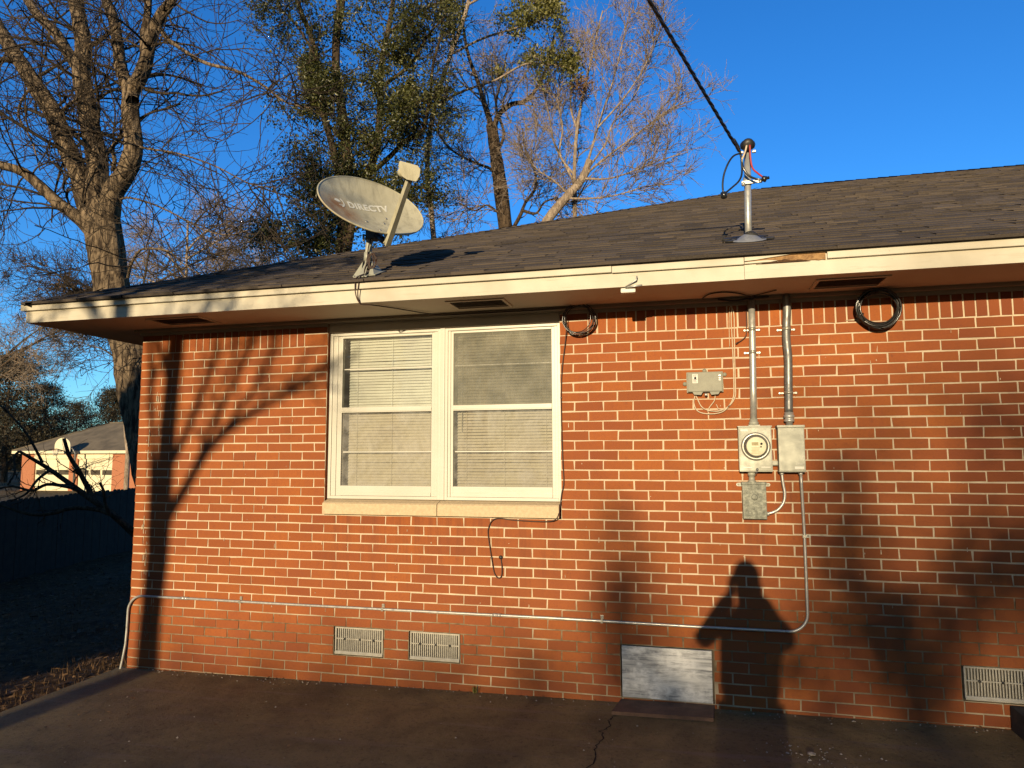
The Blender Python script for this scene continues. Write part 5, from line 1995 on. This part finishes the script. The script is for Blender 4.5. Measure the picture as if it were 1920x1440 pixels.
# unseen evergreens added behind the photographer on the left to shade the side yard
e1 = None
for (x, y, s_, sd, lab) in [(-2.4, -7.2, 5.4, 61, 'thick unseen cedar added for shade behind the photographer nearest the patio'), (-5.0, -8.2, 5.9, 62, 'thick unseen cedar added for shade behind the photographer, second from the patio'),
                            (-7.7, -7.6, 5.7, 63, 'thick unseen cedar added for shade behind the photographer, third from the patio'), (-10.4, -8.3, 6.0, 64, 'thick unseen cedar added for shade behind the photographer farthest from the patio')]:
    rng = np.random.default_rng(sd)
    if e1 is None:
        g = float(gz(x, y)); H = s_; hw = 1.45
        e1 = empty('cedar_tree', (x, y, g), lab, 'tree', 'shade cedars added behind the photographer')
        V, F = tubes(np.array([[x, y, g - .3 + H * i / 9] for i in range(10)])[None], np.linspace(.2, .03, 10)[None], 8)
        fast_mesh('trunk', V, F, MAT['bark_dark'], e1, smooth=True)
        n = 15000
        f = rng.random(n) ** 1.1
        a = rng.uniform(0, 2 * PI, n)
        rad = hw * np.minimum(1, (1 - f) * 3.0 + .12) * rng.random(n) ** .5
        p = np.stack([x + rad * np.cos(a), y + rad * np.sin(a), g + .1 + f * H], -1)
        V, F = leaves(p, .22, rng, .5)
        fast_mesh('crown', V, F, MAT['leaf_cedar'], e1, tint=rng.random(n))
    else:
        r_ = e1.copy(); COL.objects.link(r_)
        r_.location = (x, y, float(gz(x, y))); r_.rotation_euler = (0, 0, sd * 1.3); r_.scale = (1, 1, s_ / 5.6)
        r_['label'] = lab
        for ch in list(e1.children):
            c2 = ch.copy(); COL.objects.link(c2); c2.parent = r_

# ---- trees behind the photographer whose shadows fall on the wall
def back(pts, D, r0, r1, k=14):
    """limb of a tree D metres towards the sun from the wall whose shadow runs through these wall points (x, z)"""
    s = SUN_D / SUN_D[1]
    P = [np.array([x, 0, z]) - s * D for x, z in pts]
    return smooth_path(P, k), np.linspace(r0, r1, k)


rng = np.random.default_rng(41)
D = 10.0
bt = [back([(.14, -1.6), (.18, .06), (.25, 1.06), (.281, 1.9), (.326, 2.53), (.34, 3.2), (.42, 4.2)], D, .120, .06, 16),
      back([(.24, 1.0), (.33, 1.2), (.46, 1.40), (.713, 1.78), (1.09, 2.03), (1.50, 2.24), (1.9, 2.5)], D, .055, .018, 16),
      back([(.30, 1.55), (.45, 1.85), (.60, 2.20), (.72, 2.55), (.85, 3.1)], D, .034, .014, 16),
      back([(.50, 1.45), (.72, 1.95), (.86, 2.2), (1.05, 2.6), (1.2, 3.0)], D, .030, .014, 16),
      back([(.62, 1.65), (.95, 2.05), (1.12, 2.3), (1.3, 2.7)], D, .026, .012, 16),
      back([(.22, .5), (.16, 1.0), (.15, 1.6), (.10, 2.3), (.02, 3.0)], D, .04, .02, 16),
      back([(.30, 2.2), (.15, 2.6), (-.1, 3.0), (-.4, 3.5)], D, .035, .015, 16),
      back([(.34, 3.0), (.6, 3.4), (.9, 3.7)], D, .03, .012, 16)]
lv = [dict(per=8, length=(.4, 1.4), spread=.75, K=7, up=.25, wig=.3, tmin=.25, rmul=.4, rmin=.011),
      dict(per=5, length=(.25, .8), spread=.7, K=5, up=.15, wig=.3, tmin=.2, rmul=.5, rmin=.005)]
tree('yard_tree', 'slender bare tree behind the photographer, its forked shadow beside the window', tuple(bt[0][0][0] * (1, 1, 0) + (0, 0, -.1)), bt, (MAT['bark_big'], MAT['bark_twig']), lv, rng)

rng = np.random.default_rng(43)
D = 31.0
bt = [back([(5.9, -5.3), (5.75, -1.5), (5.62, .1), (5.52, .7), (5.42, 1.05), (5.36, 1.3)], D, .10, .02, 16),
      back([(5.60, .2), (5.35, .7), (5.27, 1.0), (5.22, 1.3)], D, .04, .015, 16),
      back([(5.62, .1), (5.95, .6), (6.15, .95), (6.4, 1.2)], D, .08, .04, 16),
      back([(5.75, -1.2), (4.9, -.5), (4.3, .1), (3.95, .6), (3.88, .9)], D, .05, .015, 16),
      back([(5.7, -.9), (6.4, -.2), (6.9, .5), (7.3, 1.1)], D, .10, .04, 16),
      back([(5.62, .3), (5.75, .8), (5.9, 1.15), (6.1, 1.4)], D, .05, .02, 16)]
e = tree('yard_tree', 'leafy tree behind the photographer, its blurred shadow below the electric boxes', tuple(bt[0][0][0] * (1, 1, 0) + (0, 0, -.1)), bt, (MAT['bark_dark'], MAT['bark_twig']),
         [dict(per=8, length=(.3, .9), spread=.8, K=6, up=.1, wig=.3, tmin=.35, rmul=.4, rmin=.01)], rng)
clumps = [(5.34, 1.30, .16, .30, 120), (5.47, .80, .14, .26, 150), (5.62, .42, .18, .28, 130), (5.36, .48, .16, .22, 60), (5.20, .30, .14, .20, 30),
          (3.90, .72, .15, .36, 170), (3.93, .20, .14, .30, 90), (4.15, .9, .14, .22, 25), (6.02, .84, .30, .16, 130), (6.28, 1.00, .20, .14, 110), (6.5, .70, .26, .16, 80),
          (5.7, .40, .2, .2, 60), (6.75, .1, .3, .3, 120), (7.3, .7, .5, .6, 400), (5.9, -.15, .3, .13, 60), (5.9, 1.2, .24, .12, 40), (6.2, 1.7, .2, .35, 40),
          (3.3, .25, .3, .22, 50), (4.9, .2, .16, .22, 40), (5.15, .95, .10, .26, 25), (5.05, 1.9, .3, .25, 25), (5.6, 1.75, .2, .3, 25), (4.25, .35, .2, .3, 30)]
s = SUN_D / SUN_D[1]
pp = []
for x, z, rx, rz2, n in clumps:
    c = np.array([x, 0, z]) - s * (D + rng.uniform(-1, 1))
    q = rng.normal(size=(int(n * .9), 3)) * (rx * .75, .5, rz2 * .75)
    pp.append(c + q)
pp = np.vstack(pp)
V, F = leaves(pp, .14, rng, .55)
fast_mesh('crown', V, F, MAT['leaf_olive'], e, tint=rng.random(len(pp)))

rng = np.random.default_rng(53)
s = SUN_D / SUN_D[1]
D = 58.0
bx = 5.5 - .06 * D
bt = [back([(5.5, -9.5), (5.5, -6), (5.4, -3), (5.6, -1.2)], D, .22, .08, 14),
      back([(5.5, -5), (4.2, -2.4), (3.4, -.9)], D, .10, .04, 14), back([(5.45, -4), (6.8, -1.8), (7.8, -.4)], D, .10, .04, 14), back([(5.6, -2), (6.2, -.4), (6.6, .8)], D, .07, .03, 14)]
e = tree('yard_tree', 'far thin tree behind the photographer that dims the foot of the wall', (bx, -D, -.6), bt, (MAT['bark_dark'], MAT['bark_twig']),
         [dict(per=8, length=(.6, 1.8), spread=.8, K=6, up=.1, wig=.3, tmin=.35, rmul=.4, rmin=.02)], rng)
pp = []
for x, z, rx, rz2, n in [(6.9, -.3, 1.2, .4, 260), (5.4, .55, .9, .5, 170), (6.8, 1.0, .8, .6, 260), (4.4, -.1, 1.2, .35, 260), (2.6, -.25, 1.6, .30, 300), (6.2, 1.9, .7, .5, 80), (1.0, -.3, 1.2, .25, 130)]:
    pp.append(np.array([x, 0, z]) - s * D + rng.normal(size=(n, 3)) * (rx * .7, 1.0, rz2 * .7))
pp = np.vstack(pp)
V, F = leaves(pp, .26, rng, .55)
fast_mesh('crown', V, F, MAT['leaf_brown'], e, tint=rng.random(len(pp)))

rng = np.random.default_rng(47)
s = SUN_D / SUN_D[1]
yt1 = [o for o in COL.objects if o.get('label', '').startswith('slender bare tree')][0]
pp = []
for x, z, rx, rz2, n in [(-.1, 3.12, .45, .14, 300), (.6, 3.10, .4, .12, 200), (.4, 3.45, .7, .22, 420), (1.2, 3.35, .5, .2, 150), (-.5, 3.3, .3, .3, 200), (1.7, 3.5, .5, .2, 60), (-.3, 2.8, .2, .12, 25)]:
    pp.append(np.array([x, 0, z]) - s * 10.0 + rng.normal(size=(int(n * 1.9), 3)) * (rx * .55, .5, rz2 * .5))
pp = np.vstack(pp)
V, F = leaves(pp, .11, rng, .5)
fast_mesh('crown', V, F, MAT['leaf_brown'], yt1, tint=rng.random(len(pp)))

# ================================================================== FENCE, BRUSH, FAR GARAGE
fe = empty('wooden_fence', (-7.7, 7, float(gz(-7.7, 7))), 'dark weathered picket fence along the side yard', 'fence')
fa, fbp = np.array([-4.22, -7.16]), np.array([-10.6, 18.5])
fd = (fbp - fa) / np.linalg.norm(fbp - fa)
fl = np.linalg.norm(fbp - fa)
m = MB()
fnn = np.array([fd[1], -fd[0]])
u = 0.0
rr_ = random.Random(4)
while u < fl:
    w_ = .136
    a_, b_ = fa + fd * u, fa + fd * (u + w_)
    top = .90 + rr_.gauss(0, .012)
    zb = float(gz(a_[0], a_[1])) - .05
    o3 = np.append(fnn * (.018 + rr_.uniform(-.002, .002)), 0)
    prof = [np.append(a_, zb), np.append(b_, zb), np.append(b_, top - .035), np.append(b_ - fd * .03, top), np.append(a_ + fd * .03, top), np.append(a_, top - .035)]
    m.prism([p_ + o3 for p_ in prof], np.append(fnn * .016, 0))
    u += w_ + .006
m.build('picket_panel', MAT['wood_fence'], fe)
m = MB()
for hz_ in (.2, .75):
    for k in range(8):
        a_, b_ = fa + fd * fl * k / 8, fa + fd * fl * (k + 1) / 8
        za, zb = float(gz(*a_)), float(gz(*b_))
        pa, pb = np.append(a_, za + (.9 - za) * hz_), np.append(b_, zb + (.9 - zb) * hz_)
        o3 = np.append(-fnn * .02, 0)
        m.add([pa, pb, pb + (0, 0, .08), pa + (0, 0, .08), pa + o3, pb + o3, pb + o3 + (0, 0, .08), pa + o3 + (0, 0, .08)], [(0, 1, 2, 3), (4, 7, 6, 5), (0, 4, 5, 1), (3, 2, 6, 7)])
m.build('rail', MAT['wood_fence'], fe)
for k in range(9):
    m = MB()
    a_ = fa + fd * fl * k / 8 - fnn * .05
    m.box((a_[0] - .045, a_[1] - .045, float(gz(*a_)) - .4), (a_[0] + .045, a_[1] + .045, .84), 0, .004)
    m.build('post', MAT['wood_fence'], fe)

# fallen brush lying against the fence, dark against the lit garage
YB = 3.6
rng = np.random.default_rng(77)
br = [traced([(330, 1075), (262, 1010), (226, 975), (170, 935), (128, 905), (90, 878), (60, 860), (36, 846)], (YB + .6, YB - .2), 7.5, 2.5, 16),
      traced([(262, 1012), (215, 968), (180, 940), (160, 905), (146, 880), (130, 855), (120, 822)], (YB + .5, YB), 6, 3, 16),
      traced([(250, 995), (200, 960), (140, 952), (100, 962), (60, 965), (10, 950), (-40, 930)], (YB + .4, YB - .3), 5, 2, 16),
      traced([(140, 915), (90, 908), (60, 920), (20, 912), (-30, 925)], (YB, YB - .3), 3.5, 1.5, 16),
      traced([(95, 880), (70, 900), (50, 925), (20, 940)], (YB - .1, YB - .5), 3, 1.5, 16),
      traced([(205, 965), (198, 945), (194, 920), (187, 905)], (YB + .2, YB), 3.5, 2, 16),
      traced([(36, 846), (26, 858), (28, 885), (14, 910)], (YB - .2, YB - .4), 2.4, 1.2, 16),
      traced([(80, 868), (60, 830), (40, 800), (0, 760), (-30, 740)], (YB - .1, YB - .5), 2.6, 1.2, 16),
      traced([(137, 885), (145, 879), (159, 880)], (YB, YB), 2.2, 1.2, 16)]
lv = [dict(per=7, length=(.25, .8), spread=.8, K=6, up=.1, wig=.32, tmin=.25, rmul=.35, rmin=.0045),
      dict(per=3, length=(.12, .4), spread=.7, K=5, up=.05, wig=.3, tmin=.2, rmul=.6, rmin=.003)]
e = empty('fallen_branch', tuple(br[0][0][0]), 'dark fallen branches propped against the picket fence', 'branch')
P_, R_ = stack(br)
V, F = tubes(P_, R_, 8)
fast_mesh('limb', V, F, MAT['bark_dark'], e, smooth=True)
parts = []
src = (P_, R_)
for l_ in lv:
    src = grow(src[0], src[1], rng=rng, **l_)
    parts.append(tubes(src[0], src[1], 3))
V, F = merge(parts)
fast_mesh('twig', V, F, MAT['bark_dark'], e, smooth=True)
# leaf litter in the side yard
rng = np.random.default_rng(88)
n = 9000
px_ = -.1 - 9.5 * rng.random(n) ** 1.2
py_ = rng.uniform(-3.5, 8, n)
pp = np.stack([px_, py_, gz(px_, py_) + .012 + rng.random(n) * .02], -1)
V, F = leaves(pp, .07, rng, .5)
fl_ = V.reshape(-1, 4, 3)
fl_[:, :, 2] = fl_[:, :1, 2] + (fl_[:, :, 2] - fl_[:, :1, 2]) * .3
fl_[:, :, 2] = np.maximum(fl_[:, :, 2], gz(fl_[:, :, 0], fl_[:, :, 1]) + .004)
tag(fast_mesh('leaf_litter', fl_.reshape(-1, 3), F, MAT['leaf_mould'], tint=rng.random(n)), kind='stuff')
n = 230
px_ = np.concatenate([rng.uniform(0, 7.5, 90), rng.uniform(0, 7, 90), rng.uniform(-.05, 1.6, 50)])
py_ = np.concatenate([-.015 - np.abs(rng.normal(size=90)) * .035, -rng.uniform(.1, 2.2, 90), -rng.uniform(.05, 1.2, 50)])
pzz = np.clip(.0125 * px_, -.01, .078)
V, F = leaves(np.stack([px_, py_, pzz + .006], -1), .028, rng, .5)
fl_ = V.reshape(-1, 4, 3)
fl_[:, :, 2] = pzz[:, None] + .004 + np.abs(fl_[:, :, 2] - fl_[:, :1, 2]) * .35
tag(fast_mesh('patio_leaves', fl_.reshape(-1, 3), F, MAT['leaf_brown'], tint=rng.random(n) * .7), kind='stuff')
n = 16000
px_ = -.06 - 5.5 * rng.random(n) ** 1.5
py_ = rng.uniform(-3.8, 4, n)
pb_ = np.stack([px_, py_, gz(px_, py_) - .01], -1)
hgt = rng.uniform(.025, .075, n)
dirs = rng.normal(size=(n, 2)) * .5
sd_ = np.stack([-dirs[:, 1], dirs[:, 0], 0 * hgt], -1)
sd_ /= np.linalg.norm(sd_, axis=1, keepdims=True) + 1e-6
V = np.stack([pb_ - sd_ * .003, pb_ + sd_ * .003, pb_ + np.stack([dirs[:, 0] * hgt, dirs[:, 1] * hgt, hgt], -1)], 1).reshape(-1, 3)
tag(fast_mesh('grass', V, np.arange(n * 3).reshape(-1, 3), MAT['leaf_mould'], tint=rng.random(n)), kind='stuff')

# ---- neighbour's garage far behind the fence
YG = 40.0
ge = empty('garage', (-42, YG + 3, -1.2), 'distant low brick garage with two cream doors and hip roof', 'garage')
gl = lambda px, py, Y=YG: at(px, py, Y)
gx0, gx1 = gl(40, 880)[0], gl(300, 880)[0]
ez = gl(140, 845)[2] - .12
m = MB()
zg = -1.35
d0, d1 = (gl(63, 900)[0], gl(128, 900)[0]), (gl(144, 900)[0], gl(209, 900)[0])
dz = gl(100, 861)[2]
for xa, xb in ((gx0, d0[0]), (d0[1], d1[0]), (d1[1], gx1)):
    m.box((xa, YG, zg), (xb, YG + .25, ez))
m.box((gx0, YG + .2505, zg), (gx0 + .25, YG + 8, ez))
m.box((gx1 - .25, YG + .2505, zg), (gx1, YG + 8, ez))
m.box((gx0, YG + 8.0005, zg), (gx1, YG + 8.25, ez))
m.build('wall', MAT['far_brick'], ge)
m = MB()
for xa, xb in (d0, d1):
    m.box((xa, YG + .03, dz + .002), (xb, YG + .2, ez))
    m.box((xa - .03, YG - .03, dz + .05), (xb + .03, YG - .002, ez - .02))
m.build('header', MAT['far_door'], ge)
for xa, xb in (d0, d1):
    m = MB()
    m.box((xa, YG + .12, zg), (xb, YG + .16, dz))
    rows_, cols_ = 4, 3
    for i in range(rows_):
        for k in range(cols_):
            w_ = (xb - xa) / cols_
            h_ = (dz - zg) / rows_
            m.box((xa + k * w_ + .04, YG + .10, zg + i * h_ + .035), (xa + (k + 1) * w_ - .04, YG + .1195, zg + (i + 1) * h_ - .035), 0, .01)
    o = m.build('garage_door', MAT['far_door'], ge)
    for k in range(cols_):
        m = MB()
        m.box((xa + k * w_ + .10, YG + .085, zg + 2 * h_ + .10), (xa + (k + 1) * w_ - .10, YG + .0995, zg + 3 * h_ - .18))
        m.build('pane', MAT['far_pane'], o)
m = MB()
ov = .5
E0, E1 = (gx0 - ov, YG - ov, ez + .12), (gx1 + ov, YG - ov, ez + .12)
E2, E3 = (gx1 + ov, YG + 9, ez + .12), (gx0 - ov, YG + 9, ez + .12)
rdg = gl(150, 794, YG + 4.2)
r0_ = (gx0 + 4.2, YG + 4.25, rdg[2])
r1_ = (gx1 - 4.2, YG + 4.25, rdg[2])
m.quad(E0, E1, r1_, r0_)
m.quad(E2, E3, r0_, r1_)
m.add([E3, E0, r0_], [(0, 1, 2)])
m.add([E1, E2, r1_], [(0, 1, 2)])
m.tube([np.array(E0) + (0, 0, .02), np.array(r0_) + (0, 0, .02)], .06, 6)
m.tube([np.array(r0_) + (0, 0, .02), np.array(r1_) + (0, 0, .02)], .06, 6)
m.build('roof', MAT['far_roof'], ge)
m = MB()
m.box((gx0 - ov, YG - ov, ez - .10), (gx1 + ov, YG - ov + .04, ez + .115))
m.box((gx0 - ov, YG - ov + .0405, ez - .10), (gx0 - ov + .04, YG + 9, ez + .115))
m.quad((gx0 - ov + .04, YG - ov + .04, ez - .08), (gx1 + ov, YG - ov + .04, ez - .08), (gx1 + ov, YG, ez - .08), (gx0 - ov + .04, YG, ez - .08))
m.build('fascia', MAT['far_door'], ge)

e = empty('basketball_hoop', tuple(gl(140, 925, YG - 1.6) * (1, 1, 0) + (0, 0, -1.2)), 'basketball hoop with white fan backboard in front of the distant garage', 'basketball hoop')
bc = gl(117, 838, YG - 1.3)
pxm = depth(bc) / CAM_F
m = MB()
poly = [(-18 * pxm, -9 * pxm), (18 * pxm, -9 * pxm), (18 * pxm, 2 * pxm)] + [(18 * pxm * math.cos(a), 2 * pxm + 15 * pxm * math.sin(a)) for a in np.linspace(.12, PI - .12, 14)] + [(-18 * pxm, 2 * pxm)]
m.prism([(bc[0] + a_, bc[1], bc[2] + b_) for a_, b_ in poly], (0, .05, 0))
m.build('backboard', MAT['far_door'], e)
m = MB()
rc2 = (bc[0] - 6 * pxm, bc[1] - .35, bc[2] - 6 * pxm)
m.tube([(rc2[0] + .23 * math.cos(a), rc2[1] + .23 * math.sin(a), rc2[2]) for a in np.linspace(0, 2 * PI, 20)], .018, 6, cap=False)
m.build('rim', MAT['far_brick'], e)
m = MB()
for k in range(10):
    a = 2 * PI * k / 10
    m.tube([(rc2[0] + .23 * math.cos(a), rc2[1] + .23 * math.sin(a), rc2[2]), (rc2[0] + .13 * math.cos(a + .5), rc2[1] + .13 * math.sin(a + .5), rc2[2] - .42)], .010, 4)
    m.tube([(rc2[0] + .23 * math.cos(a), rc2[1] + .23 * math.sin(a), rc2[2]), (rc2[0] + .13 * math.cos(a - .5), rc2[1] + .13 * math.sin(a - .5), rc2[2] - .42)], .010, 4)
m.build('net', MAT['white_plastic'], e)
m = MB()
pb_ = gl(139.5, 880, YG - .9)
m.tube([(pb_[0], pb_[1], -1.4), (pb_[0], pb_[1], bc[2] - .5), (pb_[0] - .1, pb_[1] - .2, bc[2] - .1), (bc[0] + .1, bc[1] + .06, bc[2])], .07, 8)
m.build('pole', MAT['galv_dull'], e)

# ================================================================== THE PHOTOGRAPHER
# stands behind the lens; only the shadow reaches the picture
def skin_obj(name, verts, edges, radii, mat, parent=None, root=0, sub=2, origin=(0, 0, 0)):
    off = np.array(world_loc(parent)) if parent is not None else np.array(origin, float)
    me = bpy.data.meshes.new(name)
    me.from_pydata([tuple(np.array(v) - off) for v in verts], edges, [])
    me.materials.append(mat)
    o = bpy.data.objects.new(name, me)
    COL.objects.link(o)
    o.location = (0, 0, 0) if parent is not None else tuple(off)
    if parent is not None: o.parent = parent
    md = o.modifiers.new('skin', 'SKIN')
    sl = me.skin_vertices[0].data
    for i, r_ in enumerate(radii):
        rr = r_ if isinstance(r_, tuple) else (r_, r_)
        sl[i].radius = rr
        sl[i].use_root = (i == root)
    md.use_smooth_shade = True
    s_ = o.modifiers.new('smooth', 'SUBSURF')
    s_.levels = s_.render_levels = sub
    return o


HXp, HYp = 4.415, -5.12
V_, E_, R_ = [], [], []
def jt_(p, r, par=None):
    V_.append(p); R_.append(r)
    if par is not None: E_.append((par, len(V_) - 1))
    return len(V_) - 1
pel = jt_((HXp, HYp, .96), (.165, .12))
sp = jt_((HXp, HYp, 1.12), (.15, .11), pel)
ch = jt_((HXp, HYp - .01, 1.32), (.175, .12), sp)
nb_ = jt_((HXp, HYp, 1.46), (.085, .075), ch)
nk = jt_((HXp, HYp + .02, 1.53), (.058, .058), nb_)
h1 = jt_((HXp, HYp + .04, 1.60), (.072, .080), nk)
h2 = jt_((HXp, HYp + .03, 1.68), (.080, .096), h1)
h3 = jt_((HXp, HYp + .02, 1.765), (.062, .074), h2)
for s in (-1, 1):
    hp_ = jt_((HXp + s * .10, HYp, .90), .098, pel)
    kn = jt_((HXp + s * .115, HYp + .01, .50), .062, hp_)
    an = jt_((HXp + s * .125, HYp - .02, .10), .042, kn)
    jt_((HXp + s * .135, HYp + .14, .045), (.040, .034), an)
    sh = jt_((HXp + s * .185, HYp, 1.43), .066, ch)
    el = jt_((HXp + s * (.235 if s > 0 else .29), HYp + .10, 1.30), .044, sh)
    wr = jt_((HXp + .0 + s * .080, HYp + .225, 1.600), .028, el)
    pm = jt_((HXp + .0 + s * .088, HYp + .245, 1.636), (.036, .018), wr)
    # four unequal fingers closing round the phone edge and a thumb behind it
    for k, (dx, dz_, ln) in enumerate([(.000, .052, .034), (-.006, .038, .038), (-.010, .022, .036), (-.010, .008, .030)]):
        f0 = jt_((HXp + .0 + s * (.090 + dx * .3), HYp + .258, 1.636 + dz_ * .6), .0095, pm)
        f1 = jt_((HXp + .0 + s * (.084), HYp + .275, 1.640 + dz_), .0085, f0)
        jt_((HXp + .0 + s * (.084 - ln), HYp + .280, 1.640 + dz_), .0075, f1)
    t0 = jt_((HXp + .0 + s * .080, HYp + .238, 1.658), .0100, pm)
    jt_((HXp + .0 + s * .052, HYp + .245, 1.668), .0085, t0)
body = skin_obj('person', V_, E_, R_, MAT['skin'], None, 0, 2, (HXp, HYp, 0))
tag(body, 'person in dark jacket and jeans holding up a phone to photograph the wall', 'person')
V_, E_, R_ = [], [], []
a0 = jt_((HXp, HYp, .88), (.205, .145))
a1 = jt_((HXp, HYp, 1.12), (.195, .14), a0)
a2 = jt_((HXp, HYp - .01, 1.33), (.195, .138), a1)
a3 = jt_((HXp, HYp, 1.475), (.105, .09), a2)
a4 = jt_((HXp, HYp - .02, 1.58), (.088, .085), a3)
for s in (-1, 1):
    b1 = jt_((HXp + s * .19, HYp, 1.435), .080, a2)
    b2 = jt_((HXp + s * (.24 if s > 0 else .295), HYp + .10, 1.295), .062, b1)
    jt_((HXp + .0 + s * .085, HYp + .205, 1.585), .050, b2)
skin_obj('jacket', V_, E_, R_, MAT['jacket'], body)
V_, E_, R_ = [], [], []
a0 = jt_((HXp, HYp, .93), (.178, .130))
for s in (-1, 1):
    b1 = jt_((HXp + s * .105, HYp, .84), .105, a0)
    b2 = jt_((HXp + s * .117, HYp + .01, .50), .076, b1)
    jt_((HXp + s * .126, HYp - .015, .10), .058, b2)
skin_obj('jeans', V_, E_, R_, MAT['trouser'], body)
m = MB()
b = bmesh.new()
bmesh.ops.create_uvsphere(b, u_segments=24, v_segments=16, radius=1)
for q in list(b.verts):
    if q.co.z < -.35 or (q.co.y > .55 and q.co.z < .55): b.verts.remove(q)
for q in b.verts:
    q.co = Vector((HXp + q.co.x * .088, HYp + .010 + q.co.y * .110, 1.722 + q.co.z * .122))
m.bm(b, 0, True)
m.build('hair', MAT['hair'], body)
m = MB()
m.prism([(HXp - .012, HYp + .128, 1.69), (HXp + .012, HYp + .128, 1.69), (HXp + .016, HYp + .125, 1.645), (HXp, HYp + .150, 1.643), (HXp - .016, HYp + .125, 1.645)], (0, -.02, 0))
for s in (-1, 1):
    m.lathe((HXp + s * .080, HYp + .02, 1.665), (s, .2, 0), [(0, .026), (.010, .028), (.016, .018)], 12)
m.build('face', MAT['skin'], body)
for s in (-1, 1):
    m = MB()
    m.lathe((HXp + s * .031, HYp + .118, 1.690), (0, 1, 0), [(0, .012), (.004, .011), (.007, .006)], 12)
    m.build('eye', MAT['black'], body)
    m = MB()
    m.box((HXp + s * .13 - .048, HYp - .09, -.005), (HXp + s * .13 + .048, HYp + .19, .07), 0, .025)
    m.build('shoe', MAT['black'], body)
m = MB()
m.box((HXp + .0 - .076, HYp + .262, 1.634), (HXp + .0 + .076, HYp + .271, 1.709), 0, .004)
tag(m.build('phone', MAT['black'], origin=(HXp + .0, HYp + .266, 1.67)), 'black phone held level in both hands of the person', 'phone')
